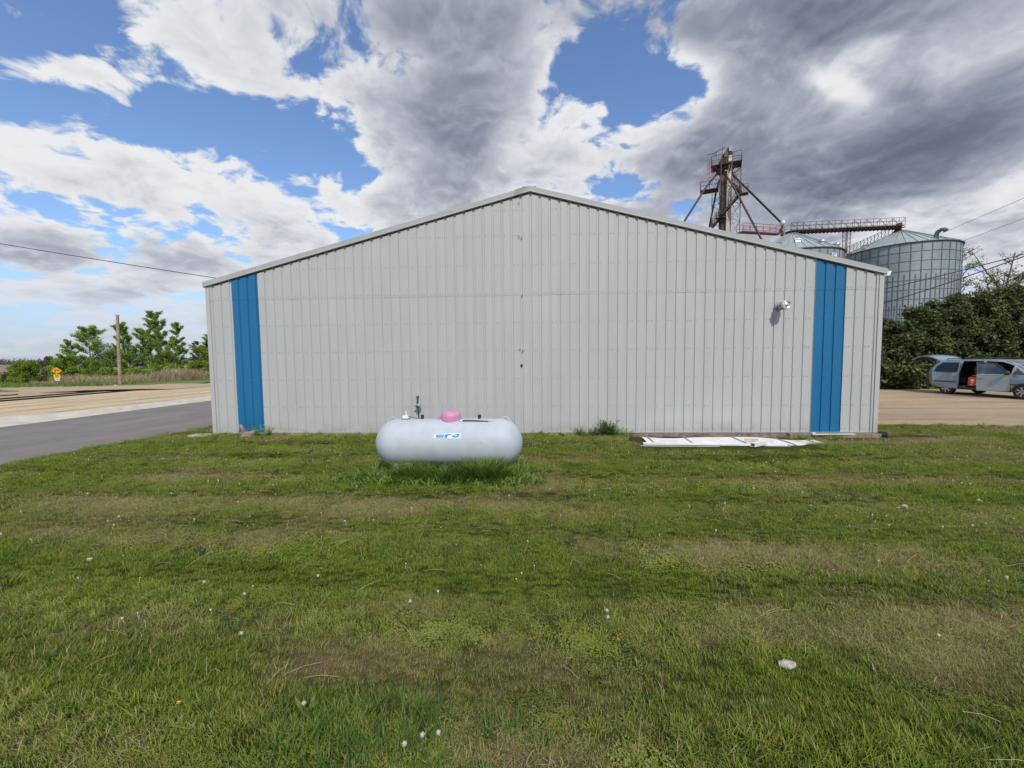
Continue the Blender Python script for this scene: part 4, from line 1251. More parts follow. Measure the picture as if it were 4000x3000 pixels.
while len(spots_far) < 1500:
    x, y = r_.uniform(-9, 14), r_.uniform(3.2, 10)
    if not (float(lawn_left(y)) + .2 < x and y < float(lawn_far(np.array(x))) - .1): continue
    if 2.0 < x < 5.9 and y > 7.9: continue
    if r_.random() > puff_density(x, y) * .9: continue
    spots_far.append((x, y))
    z = gz(x, y) + r_.uniform(.03, .055); s_ = r_.uniform(.003, .0085)
    b.add([(x + s_, y, z), (x, y + s_, z), (x - s_, y, z), (x, y - s_, z), (x, y, z + s_ * .8), (x, y, z - s_ * .8)],
          [(0, 1, 4), (1, 2, 4), (2, 3, 4), (3, 0, 4), (1, 0, 5), (2, 1, 5), (3, 2, 5), (0, 3, 5)])
tag(b.build('clover_blossom', M['puff']), 'tiny pale clover blossoms and bits of down sprinkled over the lawn', 'flowers', None, 'stuff')
# loose dry stalks lying on the lawn
b = MB()
for i in range(420):
    x, y = r_.uniform(-5, 5), r_.uniform(1.3, 7); a = r_.uniform(0, 6.28); L_ = r_.uniform(.05, .22); z = gz(x, y) + .04
    d = Vector((math.cos(a), math.sin(a), r_.uniform(-.1, .35))) * L_
    if -2.8 < x < .1 and y > 6: continue
    b.tube([(x, y, z), (x + d.x * .5, y + d.y * .5, z + .012 + d.z * .5), (x + d.x, y + d.y, z + d.z)], .0014, 4)
tag(b.build('dry_stalks', M['reed']), 'dry straw stalks scattered on the mown lawn', 'straw', None, 'stuff')

# ------------------------------------------------------------------ grain bins
def bin_(cx, cy, r_, eave, peak, capr, nst, label, rings, tiers, seed):
    o = thing('grain_bin', label, 'grain bin', (cx, cy, -.4))
    e, p = eave + .4, peak + .4
    MB().lathe([(r_, 0), (r_, e)], (0, 0, 0), 96).build('bin_wall', M['bin'], o, True)
    b = MB()
    zr = e - .02
    z = e - rings
    while z > .5:
        b.lathe([(r_ + .004, z - .04), (r_ + .03, z - .034), (r_ + .03, z + .034), (r_ + .004, z + .04)], (0, 0, 0), 72, cap=False); z -= rings
    for z0, z1, mult in tiers:
        for k in range(nst * mult):
            if mult > 1 and False: continue
            a = 2 * math.pi * k / (nst * mult)
            b.box(((r_ + .018) * math.cos(a), (r_ + .018) * math.sin(a), (z0 + z1) / 2 + .4), (.05, .07 if mult < 4 else .05, z1 - z0), (0, 0, a))
    tag(b.build('stiffener', M['stiff'], o), kind='stuff')
    rf = MB().lathe([(r_ + .10, e - .06), (r_ + .12, e), (capr, p - .05), (capr, p), (0, p + .02)], (0, 0, 0), 72).build('bin_roof', M['binroof'], o, True)
    b = MB()
    for k in range(36):
        a = 2 * math.pi * (k + .5) / 36
        b.bar(((r_ + .12) * math.cos(a), (r_ + .12) * math.sin(a), e + .03), (capr * math.cos(a), capr * math.sin(a), p), .05, .07)
    tag(b.build('roof_rib', M['binroof'], rf), kind='stuff')
    b = MB(); b.lathe([(capr + .06, p - .06), (capr + .08, p), (capr * .7, p + .12), (0, p + .14)], (0, 0, 0), 32); b.build('fill_cap', M['galv'], rf, True)
    MB().lathe([(r_ + .10, e - .10), (r_ + .17, e - .07), (r_ + .17, e - .01), (r_ + .12, e + .01)], (0, 0, 0), 72).build('eave_ring', M['stiff'], o, True)
    return o, rf


def on_roof(r_, e, p, ang, f):
    """point on a bin roof: f 0 at the eave, 1 at the peak"""
    rr_ = r_ * (1 - f); return Vector((rr_ * math.cos(ang), rr_ * math.sin(ang), e + (p - e) * f))


SB = (33.85, 56.3); BB = (47.75, 56.6)
sb, sbr = bin_(*SB, 5.5, 14.45, 17.45, .75, 36, 'smaller looking corrugated grain bin with hooded roof vents, directly behind the building roof', 1.12, [(0, 14.4, 1)], 1)
bb, bbr = bin_(*BB, 5.55, 15.0, 17.6, .55, 36, 'big corrugated steel grain bin with gridded wall standing clear of the building', 1.12, [(11.2, 15.0, 1), (7.6, 11.2, 2), (0, 7.6, 4)], 2)
face = math.atan2(-SB[1], -SB[0])
for da, f in ((-.33, .30), (.18, .33), (.80, .22), (1.12, .08)):
    q_ = on_roof(5.5, 14.85, 17.85, face + da, f); b = MB()
    if da < .5:
        b.box(q_ + Vector((0, 0, .16)), (.5, .5, .32), (0, -.3, face + da)); b.box(q_ + Vector((0, 0, .36)), (.62, .66, .05), (0, -.3, face + da))
    else:
        b.lathe([(.30, 0), (.30, .25), (.42, .25), (.38, .40), (.22, .50), (0, .53)], q_, 16)
    b.build('roof_vent', M['alu'] if da < .5 else M['galv'], sbr, da > .5)
# small sign board on the near bin
a = face + .86
so_ = thing('bin_sign', 'small blue and white letter sign fixed to the smaller grain bin', 'sign', (SB[0] + 5.62 * math.cos(a), SB[1] + 5.62 * math.sin(a), 13.35), a + math.pi / 2)
MB().box((0, 0, 0), (.78, .03, .9)).build('board', M['white'], so_)
M['signblue'] = mat('sign_blue', (.03, .25, .55), .5)
b = MB(); b.box((-.20, -.02, .0), (.12, .012, .6)); b.box((.05, -.02, .24), (.36, .012, .11)); b.box((.05, -.02, -.01), (.30, .012, .10)); b.box((.05, -.02, -.25), (.36, .012, .11)); b.box((0, -.018, .40), (.78, .008, .07)); b.box((0, -.018, -.40), (.78, .008, .07))
b.build('letter', M['signblue'], so_)
# gooseneck and hooded vent on the far bin
fb = math.atan2(-BB[1], -BB[0])
q_ = on_roof(5.55, 15.4, 18.0, fb + .66, .10); b = MB()
d = Vector((math.cos(fb + 1.1), math.sin(fb + 1.1), 0))
b.tube([q_, q_ + Vector((0, 0, .45)), q_ + Vector((0, 0, .75)) + d * .12, q_ + Vector((0, 0, .92)) + d * .42, q_ + Vector((0, 0, .88)) + d * .72, q_ + Vector((0, 0, .70)) + d * .85], [.23, .22, .215, .21, .21, .25], 16)
b.build('gooseneck_vent', M['stiff'], bbr, True)
q_ = on_roof(5.55, 15.4, 18.0, fb - .72, .12); b = MB(); b.box(q_ + Vector((0, 0, .2)), (.7, .6, .5)); b.box(q_ + Vector((0, 0, .5)), (.9, .8, .06), (0, .2, fb)); b.build('roof_vent', M['galv'], bbr)
# roof stair of the far bin: rails and treads up its left flank
b = MB(); a = fb - 1.05
lo, hi = on_roof(5.75, 15.4, 18.0, a, .0), on_roof(5.75, 15.4, 18.0, a, .80)
sd_ = Vector((-math.sin(a), math.cos(a), 0)) * .35
for s_ in (-1, 1):
    b.bar(lo + sd_ * s_ + Vector((0, 0, .1)), hi + sd_ * s_ + Vector((0, 0, .1)), .05, .10)
    b.bar(lo + sd_ * s_ + Vector((0, 0, 1.1)), hi + sd_ * s_ + Vector((0, 0, 1.1)), .045)
    for k in range(7):
        p_ = lo.lerp(hi, k / 6) + sd_ * s_; b.bar(p_, p_ + Vector((0, 0, 1.1)), .045)
        if k < 6: p2_ = lo.lerp(hi, (k + 1) / 6) + sd_ * s_; b.bar(p_ + Vector((0, 0, .1)), p2_ + Vector((0, 0, 1.1)), .035)
for k in range(16):
    p_ = lo.lerp(hi, k / 15) + Vector((0, 0, .14)); b.bar(p_ - sd_, p_ + sd_, .2, .03)
b.build('roof_stair', M['stiff'], bbr)

# ------------------------------------------------------------------ conveyor bridge over the bins
cv = thing('conveyor_bridge', 'rusty conveyor catwalk with truss railing spanning the two grain bins', 'conveyor', (33.4, 56.45, 0))
L = 14.05
zA, zB = 17.70, 18.0
zl = lambda x: zA + (zB - zA) * x / L
b = MB(); b.bar((0, .2, zA + .08), (L, .2, zB + .08), .5, .26); b.box((L + .1, .2, zB + .30), (.3, .6, .7)); b.build('conveyor_trough', M['rustdark'], cv)
b = MB(); b.bar((0, -.45, zA + .12), (L, -.45, zB + .12), .7, .05)
for k in range(30):
    x = L * k / 29; b.box((x, -.2, zl(x) - .10), (.10, 1.3, .10))
b.build('walkway_deck', M['rust'], cv)
b = MB()
nb = 18
for yv in (-.8, .55):
    for dz_ in (.18, .62, 1.08): b.bar((0, yv, zl(0) + dz_), (L, yv, zl(L) + dz_), .04 if dz_ > 1 else .03)
    for k in range(nb + 1):
        x = L * k / nb; b.bar((x, yv, zl(x) + .1), (x, yv, zl(x) + 1.08), .035)
        if k < nb and yv < 0:
            x2 = L * (k + 1) / nb; q = (k % 2)
            b.bar((x, yv - .02, zl(x) + (.15 if q else 1.0)), (x2, yv - .02, zl(x2) + (1.0 if q else .15)), .035)
b.build('truss_railing', M['rust'], cv)
b = MB(); x = 7.5; w_ = .55; zt = zl(x) - .1
for sx in (-w_ / 2, w_ / 2):
    for sy in (-w_ / 2, w_ / 2): b.bar((x + sx, sy, 0), (x + sx, sy, zt), .06)
k = 0; z = zt
while z > 6:
    for sy in (-w_ / 2, w_ / 2):
        b.bar((x - w_ / 2, sy, z), (x + w_ / 2, sy, z - .55), .03); b.bar((x - w_ / 2, sy, z), (x + w_ / 2, sy, z), .03)
    z -= .55
b.build('support_tower', M['steelred'], cv)
b = MB(); b.lathe([(.55, -.35), (.30, .0), (.25, .3)], (L - .05, .15, zB - .10), 20); b.build('discharge_spout', M['rust'], cv, True)

# ------------------------------------------------------------------ elevator tower
ev = thing('grain_elevator', 'tall rusty bucket elevator tower with platforms, stairs and sloping spouts', 'grain elevator', (24.4, 54.0, 0), R(-24.3))
ex = lambda X_: X_ * .00704 - 5.314
ez = lambda Y_: 28.47 - Y_ * .007546
b = MB()
posts = [(-1.58, -.54), (-.54, 1.58), (1.58, .54), (.54, -1.58)]
tops = [22.7, 25.2, 26.3, 25.2]
for (x, y), zt in zip(posts, tops): b.bar((x, y, 0), (x, y, zt), .09)
b.bar((-.62, -1.45, ez(940)), (-.62, -1.45, ez(285)), .08)
for i in range(4):
    p_, q_ = posts[i], posts[(i + 1) % 4]; z = 24.8; k = 0
    while z > 1.5:
        zn = z - 2.1
        b.bar((*p_, z), (*q_, z), .035)
        if zn > 0:
            b.bar((*p_, z if k % 2 else zn), (*q_, zn if k % 2 else z), .03); b.bar((*p_, zn if k % 2 else z), (*q_, z if k % 2 else zn), .025)
        z = zn; k += 1
b.build('tower_frame', M['steelred'], ev)
lg = MB(); lg.box((-.52, -.1, 12.6), (.52, .42, 25.2)); lg.box((-.52, -.33, 12.6), (.10, .06, 25.0))
for k in range(22): lg.box((-.52, -.1, .6 + k * 1.13), (.60, .50, .07))
lg.build('elevator_leg', M['brownleg'], ev)
M['greyleg'] = mat('grey_leg_steel', (.15, .145, .14), .7, .2, var=.2, scale=1)
lg = MB(); lg.box((-.12, .12, 12.4), (.34, .34, 24.8))
for k in range(16): lg.box((-.12, .12, .9 + k * 1.5), (.40, .40, .05))
lg.build('ladder_duct', M['greyleg'], ev)
lg = MB(); lg.box((.36, -.35, 13.2), (.36, .36, 26.4))
for k in range(23): lg.box((.36, -.35, .6 + k * 1.13), (.41, .41, .05))
lg.build('elevator_leg', M['cream'], ev)
hd = MB().prism([(-1.02, ez(385)), (.52, ez(385)), (.60, ez(310)), (.62, ez(240)), (.52, ez(200)), (.50, ez(145)), (.40, ez(128)), (.24, ez(126)), (.10, ez(135)), (-.10, ez(175)), (-.52, ez(250)), (-.72, ez(310))], (-.42, .42), lambda a, c_, d: (a, d, c_)).build('head_hood', M['rustdark'], ev)
MB().prism([(.20, ez(205)), (.52, ez(205)), (.52, ez(150)), (.44, ez(128)), (.28, ez(126)), (.20, ez(140))], (-.50, -.425), lambda a, c_, d: (a, d, c_)).build('hood_cover', M['galv'], hd)
MB().box((-.12, -.50, ez(245)), (.36, .14, .62)).build('motor_box', M['greyleg'], hd)


def platform(x0, x1, y0, y1, z, rail=1.07, open_side=None):
    pl = MB(); pl.box(((x0 + x1) / 2, (y0 + y1) / 2, z), (x1 - x0, y1 - y0, .06))
    for y in (y0, y1): pl.bar((x0, y, z - .03), (x1, y, z - .03), .05, .10)
    for x in (x0, x1): pl.bar((x, y0, z - .03), (x, y1, z - .03), .05, .10)
    pl = pl.build('platform', M['rust'], ev)
    b = MB(); n_ = max(2, round((x1 - x0) / .9))
    for y in (y0, y1):
        for k in range(n_ + 1):
            x = x0 + (x1 - x0) * k / n_; b.bar((x, y, z), (x, y, z + rail), .045)
        for dz_ in (rail, rail * .5): b.bar((x0, y, z + dz_), (x1, y, z + dz_), .045)
    for x in (x0, x1):
        for dz_ in (rail, rail * .5): b.bar((x, y0, z + dz_), (x, y1, z + dz_), .045)
    b.build('railing', M['steelred'], pl)
    return pl


platform(-1.75, 1.6, -1.1, .9, ez(410), 1.1)
platform(-2.95, -.9, -.9, .5, ez(770), 1.0)
platform(1.45, 2.35, -1.2, -.3, ez(935), 1.0)
platform(-1.1, .0, -1.2, -.3, ez(1265), .9)
# braces under the top platform
b = MB()
for x, y in posts: b.bar((x * .4, y * .4, ez(560)), (x, y, ez(440)), .09)
b.bar((-1.5, -1.3, ez(430)), (-.5, -.3, ez(545)), .10); b.bar((1.5, -1.3, ez(430)), (.5, -.3, ez(520)), .10)
b.build('platform_brace', M['rustdark'], ev)


def stair(a, b_, w=.75):
    a, b_ = Vector(a), Vector(b_); mb = MB(); n_ = max(4, int((a - b_).length / .26))
    for s_ in (-w / 2, w / 2):
        o_ = Vector((0, s_, 0)); mb.bar(a + o_, b_ + o_, .05, .22)
        mb.bar(a + o_ + Vector((0, 0, 1)), b_ + o_ + Vector((0, 0, 1)), .045); mb.bar(a + o_ + Vector((0, 0, .5)), b_ + o_ + Vector((0, 0, .5)), .035)
        for k in range(5): p_ = a.lerp(b_, k / 4) + o_; mb.bar(p_, p_ + Vector((0, 0, 1)), .04)
    for k in range(n_ + 1):
        p_ = a.lerp(b_, k / n_); mb.box(p_, (.24, w, .04))
    mb.build('stair_flight', M['rustdark'], ev)


stair((ex(845), -.75, ez(755)), (ex(990), -.75, ez(925)))
stair((ex(960), -1.2, ez(960)), (ex(690), -1.2, ez(1240)))
stair((ex(640), -.75, ez(1290)), (ex(520), -.75, ez(1430)))
# caged ladder at the left of the top platform
b = MB(); xl = ex(505)
for s_ in (-.22, .22): b.bar((xl + s_, -1.0, ez(700)), (xl + s_, -1.0, ez(330)), .04)
for k in range(12): z = ez(690) + k * .25; b.bar((xl - .22, -1.0, z), (xl + .22, -1.0, z), .03)
for k in range(5):
    z = ez(620) + k * .55; b.tube([(xl + .3 * math.cos(t_) - .15, -1.0 - .55 * math.sin(t_), z) for t_ in [math.pi * i / 8 for i in range(9)]], .018, 4)
for t_ in (.6, 1.57, 2.5): b.bar((xl + .3 * math.cos(t_) - .15, -1.0 - .55 * math.sin(t_), ez(620)), (xl + .3 * math.cos(t_) - .15, -1.0 - .55 * math.sin(t_), ez(320)), .025)
b.build('caged_ladder', M['pinkred'], ev)
# antenna beside the hood
b = MB(); b.bar((ex(680), -.6, ez(300)), (ex(680), -.6, ez(118)), .05); b.bar((ex(585), -.9, ez(280)), (ex(585), -.9, ez(210)), .05)
b.bar((ex(432), -1.0, ez(222)), (ex(590), -.9, ez(211)), .045); b.bar((ex(545), -.9, ez(212)), (ex(720), -.5, ez(128)), .045); b.bar((ex(640), -.9, ez(185)), (ex(760), -.5, ez(150)), .03); b.bar((ex(530), -.9, ez(218)), (ex(582), -.9, ez(265)), .04)
for k in range(5): p_ = Vector((ex(560), -.85, ez(205))).lerp(Vector((ex(720), -.5, ez(128))), k / 4); b.bar(p_ - Vector((.0, .4, .12)), p_ + Vector((0, .4, .12)), .025)
b.build('antenna', M['rustdark'], ev)
# spouts


def spout(name, pts_, r_, m):
    MB().tube(pts_, r_, 12).build(name, m, ev, True)


spout('spout', [(ex(605), -.5, ez(525)), (ex(440), -1.2, ez(740)), (ex(95), -2.4, ez(1300)), (ex(95) - 2.2, -3.2, ez(1300) - 3.6)], .125, M['rust'])
spout('spout', [(ex(640), .1, ez(600)), (ex(600), .6, ez(720)), (ex(470), 1.8, ez(1380)), (ex(380), 2.6, ez(1380) - 4)], .11, M['rustdark'])
spout('spout', [(ex(760), -.6, ez(610)), (ex(880), -1.4, ez(860)), (ex(1190), -2.6, ez(1550)), (ex(1330), -3.2, ez(1550) - 2.4)], .115, M['rust'])
V4 = Vector((6.62, 5.86, 18.95))
spout('spout', [(ex(840), .1, ez(550)), (ex(1000), 1.2, ez(680)), V4 + Vector((-.1, -.1, .1))], .12, M['rustdark'])
b = MB(); b.tube([Vector((ex(800), -.1, ez(480))), Vector((ex(838), .05, ez(545)))], .22, 10); b.tube([Vector((ex(700), -.2, ez(470))), Vector((ex(605), -.5, ez(530)))], .24, 10); b.build('distributor', M['rustdark'], ev, True)
b = MB(); b.lathe([(.24, -.16), (.30, -.12), (.30, .12), (.24, .16)], V4 + Vector((.0, -.25, 0)), 18, 'Y'); b.build('diverter_valve', M['galv'], ev, True)
b = MB(); b.tube([V4, V4 + Vector((.02, .0, -.45)), V4 + Vector((-.12, .05, -.75)), V4 + Vector((.05, .1, -1.1)), V4 + Vector((.05, .1, -1.5))], [.12, .16, .24, .16, .26], 10); b.tube([V4 + Vector((-.05, 0, -.7)), V4 + Vector((-.55, .0, -1.35))], .12, 8); b.build('drop_pipe', M['rust'], ev, True)
# red walkway to the near bin
b = MB(); A_, B_ = Vector((1.6, .6, 17.25)), Vector((6.3, 5.5, 17.55))
sd_ = (B_ - A_).cross(Vector((0, 0, 1))).normalized() * .45
for s_ in (-1, 1):
    b.bar(A_ + sd_ * s_, B_ + sd_ * s_, .05, .08)
    for dz_ in (.5, 1.0): b.bar(A_ + sd_ * s_ + Vector((0, 0, dz_)), B_ + sd_ * s_ + Vector((0, 0, dz_)), .05)
    for k in range(7): p_ = A_.lerp(B_, k / 6) + sd_ * s_; b.bar(p_, p_ + Vector((0, 0, 1)), .05)
    b.bar(A_.lerp(B_, .5) + sd_ * s_, B_ + sd_ * s_ + Vector((0, 0, 1)), .06)
b.bar(A_, B_, .8, .05); b.build('access_walkway', M['pinkred'], ev)

# ------------------------------------------------------------------ overhead wires
def wire(name, a, b_, sag, r_, label, group=None):
    a, b_ = Vector(a), Vector(b_)
    pts_ = [a.lerp(b_, i / 24) - Vector((0, 0, sag * 4 * (i / 24) * (1 - i / 24))) for i in range(25)]
    o = MB().tube([p_ - a for p_ in pts_], r_, 6).build(name, M['black'], None, True, a); return tag(o, label, 'cable', group)


wire('overhead_cable', (-24.5, 11.6, 6.9), (-5.5, 12.4, 3.6), .10, .011, 'black overhead cable running from the left towards the building eave')
wire('overhead_cable', (12.2, 21.5, 3.95), (27.5, 17.9, 8.0), .38, .026, 'upper thick black cable crossing in front of the big grain bin')
wire('overhead_cable', (12.9, 21.0, 3.0), (23.2, 17.5, 6.95), .22, .026, 'lower thick black cable crossing in front of the big grain bin')
wire('guy_wire', (49.55, 53.6, 16.22), (49.3, 37.6, 18.2), .05, .018, 'thin upper wire rising from the bin roof towards the right')
wire('guy_wire', (50.76, 52.46, 14.9), (50.96, 38.7, 16.55), .05, .018, 'thin lower wire rising from the bin eave towards the right')

# ------------------------------------------------------------------ utility pole, road sign
o = thing('utility_pole', 'bare leaning wooden pole without wires beside the dirt road', 'utility pole', (-37.8, 35.72, -.40))
b = MB(); b.tube([(0, 0, 0), (.02, .01, 2.2), (.05, .03, 4.4), (.10, .06, 6.35)], [.15, .135, .12, .11], 14)
M['polewood'] = mat('pole_timber', (.40, .30, .21), .9, col2=(.22, .16, .11), scale=6, bump=.5, bscale=20)
b.build('pole', M['polewood'], o, True)
MB().lathe([(.15, 0), (.15, .05), (.17, .06), (.12, .10), (0, .11)], (.10, .06, 6.33), 14).build('pole_cap', M['alu'], o, True)

M['signyellow'] = mat('sign_amber', (.88, .40, .004), .45); M['signyel2'] = mat('sign_yellow', (.92, .60, .01), .45)
sg = thing('road_sign', 'amber diamond turn sign with right arrow and 20 plate below it', 'road sign', (-55.99, 45.53, -.89), R(51))
MB().box((0, .03, 1.0), (.06, .05, 2.0)).build('post', M['galv'], sg)
b = MB(); hz_, cz_ = .43, 1.66
b.prism([(0, -hz_), (hz_, 0), (0, hz_), (-hz_, 0)], (-.015, .0), lambda a, c_, d: (a, d, cz_ + c_))
dp = b.build('diamond_panel', M['signyellow'], sg)
b = MB(); b.prism([(-.16, -.20), (-.08, -.20), (-.08, .06), (.09, .06), (.09, .0), (.24, .10), (.09, .20), (.09, .14), (-.16, .14)], (-.022, -.0155), lambda a, c_, d: (a, d, cz_ + c_ - .02)); b.build('turn_arrow', M['black'], dp)
b = MB(); b.box((0, -.0075, .99), (.52, .015, .46)); spp = b.build('speed_plate', M['signyel2'], sg)
b = MB(); b.box((0, -.0075, .62), (.37, .015, .26)); npp = b.build('number_plate', M['white'], sg)


def lettering(txt, size, m, parent, loc, name):
    cu = bpy.data.curves.new('lettering', 'FONT'); cu.body = txt; cu.size = size; cu.align_x = 'CENTER'; cu.align_y = 'CENTER'; cu.extrude = .003; cu.offset = .004 * size / .3
    to = bpy.data.objects.new('tmp', cu); me = bpy.data.meshes.new_from_object(to); bpy.data.objects.remove(to)
    me.materials.clear(); me.materials.append(m); me.name = name
    o = link(name, me, parent, loc); o.rotation_euler = (R(90), 0, 0); return o


lettering('20', .30, M['black'], spp, (0, -.020, 1.06), 'numerals'); lettering('MPH', .12, M['black'], spp, (0, -.020, .84), 'lettering')
lettering('195', .15, M['black'], npp, (0, -.020, .62), 'numerals')
o = scrap((-34.2, 31.9), .3, .2, 8, 'small white stone at the edge of the green verge near the pole', 'stone', M['concrete']); o.scale = (1, 1, 6)

# far farm building
fx, fy = -430, 430
o = thing('farm_building', 'tiny white farm building with low gable roof far across the fields', 'building', (-392, 452, -.95), R(38))
b = MB(); b.box((0, 0, 2), (15, 8, 4)); b.prism([(-4, 4), (4, 4), (0, 6)], (-7.5, 7.5), lambda a, c_, d: (d, a, c_)); b.build('wall', M['white'], o)
b = MB()
for s_ in (-1, 1): b.box((0, s_ * 2.05, 5.08), (15.4, 4.7, .15), (-s_ * math.atan(.5), 0, 0))
b.build('roof', M['galv'], o)
MB().box((2, -4.03, 1.5), (3, .06, 3)).build('door', M['galv'], o)


# ------------------------------------------------------------------ foliage
def leaf_quads(cen, rad, n, size, seed, squash=.75, elong=1.6, droop=0.0):
    """n leaves spread through clumps; cen (k,3), rad (k,) -> vertex array of quads"""
    r_ = np.random.default_rng(seed); cen = np.asarray(cen, float); rad = np.asarray(rad, float)
    w_ = rad ** 2; w_ = w_ / w_.sum()
    ci_ = r_.choice(len(cen), n, p=w_)
    d = r_.normal(size=(n, 3)); d /= np.linalg.norm(d, axis=1)[:, None]
    rr_ = rad[ci_] * (r_.random(n) ** .45) * (1 + .9 * r_.random(n) ** 5)
    p = cen[ci_] + d * rr_[:, None] * np.array([1, 1, squash])
    nrm = d * .6 + r_.normal(size=(n, 3)) * .7 + np.array([0, 0, .5]); nrm /= np.linalg.norm(nrm, axis=1)[:, None]
    t_ = np.cross(nrm, r_.normal(size=(n, 3))); t_ /= np.linalg.norm(t_, axis=1)[:, None]
    s_ = np.cross(nrm, t_); L_ = size * (.6 + .8 * r_.random(n))[:, None]
    t_ = t_ * L_ * elong / 2; s_ = s_ * L_ / 2
    return np.stack([p - t_, p - t_ * .1 + s_ * .9, p + t_, p - t_ * .1 - s_ * .9], 1).reshape(-1, 3)


def branchy(h_, spread, nl, seed, lean=(0, 0), start=.15, tr=.09, vase=False):
    """trunk and rising limbs; returns (MB, list of clump centres, radii)"""
    r_ = random.Random(seed); b = MB(); cen = []; rad = []
    top = Vector((lean[0], lean[1], h_))
    tp = [Vector((0, 0, -.2))] + [Vector((lean[0] * (t_ ** 1.5) + r_.uniform(-.06, .06) * h_ * .2, lean[1] * (t_ ** 1.5), h_ * t_)) for t_ in (.25, .5, .75, .97)]
    b.tube(tp, [tr, tr * .85, tr * .6, tr * .35, tr * .08], 8)
    for i in range(nl):
        t_ = start + (1 - start) * (i + r_.random()) / nl
        k = min(int(t_ * 4), 3); base = tp[k].lerp(tp[k + 1], t_ * 4 - k)
        a = i * 2.4 + r_.uniform(-.5, .5); ln = spread * ((.35 + .45 * t_) if vase else (1.0 - .68 * t_)) * r_.uniform(.55, 1.1)
        up_ = ln * r_.uniform(.8, 1.7)
        e_ = base + Vector((math.cos(a) * ln + lean[0] * .12, math.sin(a) * ln + lean[1] * .12, up_))
        if e_.z > h_ * 1.03 and not vase: e_.z = h_ * 1.03
        m_ = base.lerp(e_, .5) + Vector((0, 0, -.08 * ln))
        b.tube([base, m_, e_], [tr * .38 * (1.1 - .6 * t_), tr * .24, tr * .07], 5)
        for f in (.2, .34, .47, .58, .68, .78, .87, .95, 1.02):
            p_ = base.lerp(e_, f) + Vector((r_.uniform(-.1, .1), r_.uniform(-.1, .1), r_.uniform(-.05, .12))) * spread * .6
            cen.append(p_); rad.append(spread * r_.uniform(.07, .17) * (1.2 - .4 * t_))
        for q_ in range(6):
            f = r_.uniform(.15, .95); p0_ = base.lerp(e_, f); a2 = a + r_.choice((-1, 1)) * r_.uniform(.5, 1.1); l2 = ln * r_.uniform(.3, .6)
            e2 = p0_ + Vector((math.cos(a2) * l2, math.sin(a2) * l2, l2 * .7)); b.tube([p0_, e2], [tr * .16, tr * .05], 4)
            for f2 in (.3, .5, .7, .88, 1.05): cen.append(p0_.lerp(e2, f2)); rad.append(spread * r_.uniform(.05, .12))
    cen.append(tp[-1]); rad.append(spread * .15)
    return b, cen, rad


def tree(name, label, loc, h_, spread, nl, leaves, lsize, lm_, bark_, seed, cat='tree', group=None, lean=(0, 0), start=.12, tr=.09, thin=1.0, vase=False):
    o = thing(name, label, cat, loc, 0, group)
    b, cen, rad = branchy(h_, spread, nl, seed, lean, start, tr, vase)
    b.build('trunk', bark_, o)
    vq = leaf_quads(cen, np.array(rad) * thin, leaves, lsize, seed)
    vq = vq[:]  # (n*4,3)
    zmin = vq.reshape(-1, 4, 3)[:, :, 2].min(1); vq = vq.reshape(-1, 4, 3)[zmin > .0].reshape(-1, 3)
    link('crown', quads_mesh('crown', vq, 4, lm_), o)
    return o


def bush(name, label, loc, rx, ry, h_, leaves, lsize, lm_, seed, cat='shrub', group=None, nc=46, cr=.30):
    """leafy to the ground: clumps over a dome, with stems inside"""
    r_ = random.Random(seed); o = thing(name, label, cat, loc, 0, group)
    cen = []; rad = []; st_ = MB()
    for i in range(nc):
        a = r_.uniform(0, 6.283); t_ = r_.random() ** 1.05; f = math.sqrt(max(0, 1 - (t_ * .97) ** 2.4))
        k = r_.uniform(.55, 1.0)
        p_ = Vector((rx * f * k * math.cos(a), ry * f * k * math.sin(a), h_ * t_ * r_.uniform(.82, 1.0)))
        cen.append(p_); rad.append(min(rx, h_) * cr * r_.uniform(.6, 1.25))
        if i % 3 == 0: st_.tube([(p_.x * .15, p_.y * .15, -.1), (p_.x * .5, p_.y * .5, p_.z * .6), p_], [.05, .035, .012], 5)
    st_.build('stem', M['bark'], o)
    vq = leaf_quads(cen, rad, leaves, lsize, seed, .85).reshape(-1, 4, 3)
    vq = vq[vq[:, :, 2].min(1) > -.05].reshape(-1, 3)
    link('foliage', quads_mesh('foliage', vq, 4, lm_), o)
    return o


# hedge of big dark shrubs on the right
for i, (x, y, h_, rx, lab) in enumerate([
        (20.3, 26.2, 2.9, 1.5, 'lowest dark shrub of the hedge, nearest the building corner'),
        (22.2, 26.4, 4.2, 1.7, 'dark leafy shrub tree in front of the foot of the big grain bin'),
        (24.2, 27.0, 4.7, 1.9, 'dark leafy shrub tree behind the tail of the silver van'),
        (26.3, 27.6, 5.7, 2.0, 'tall dark shrub tree behind the raised liftgate of the van'),
        (28.5, 28.2, 6.2, 2.1, 'tall dark shrub tree behind the open side door of the van'),
        (30.9, 28.8, 6.2, 2.2, 'broad dark shrub tree behind the front seats of the van'),
        (33.5, 29.4, 6.6, 2.3, 'dark shrub tree at the right end of the hedge above the van hood'),
        (36.3, 30.0, 6.9, 2.4, 'dark shrub tree at the far right border of the hedge')]):
    bush('hedge_tree', lab, (x, y, -.35), rx, rx * .85, h_, 34000, .115, M['leafdark'], 40 + i, 'tree', 'dark hedge trees behind the van', 120, .20)
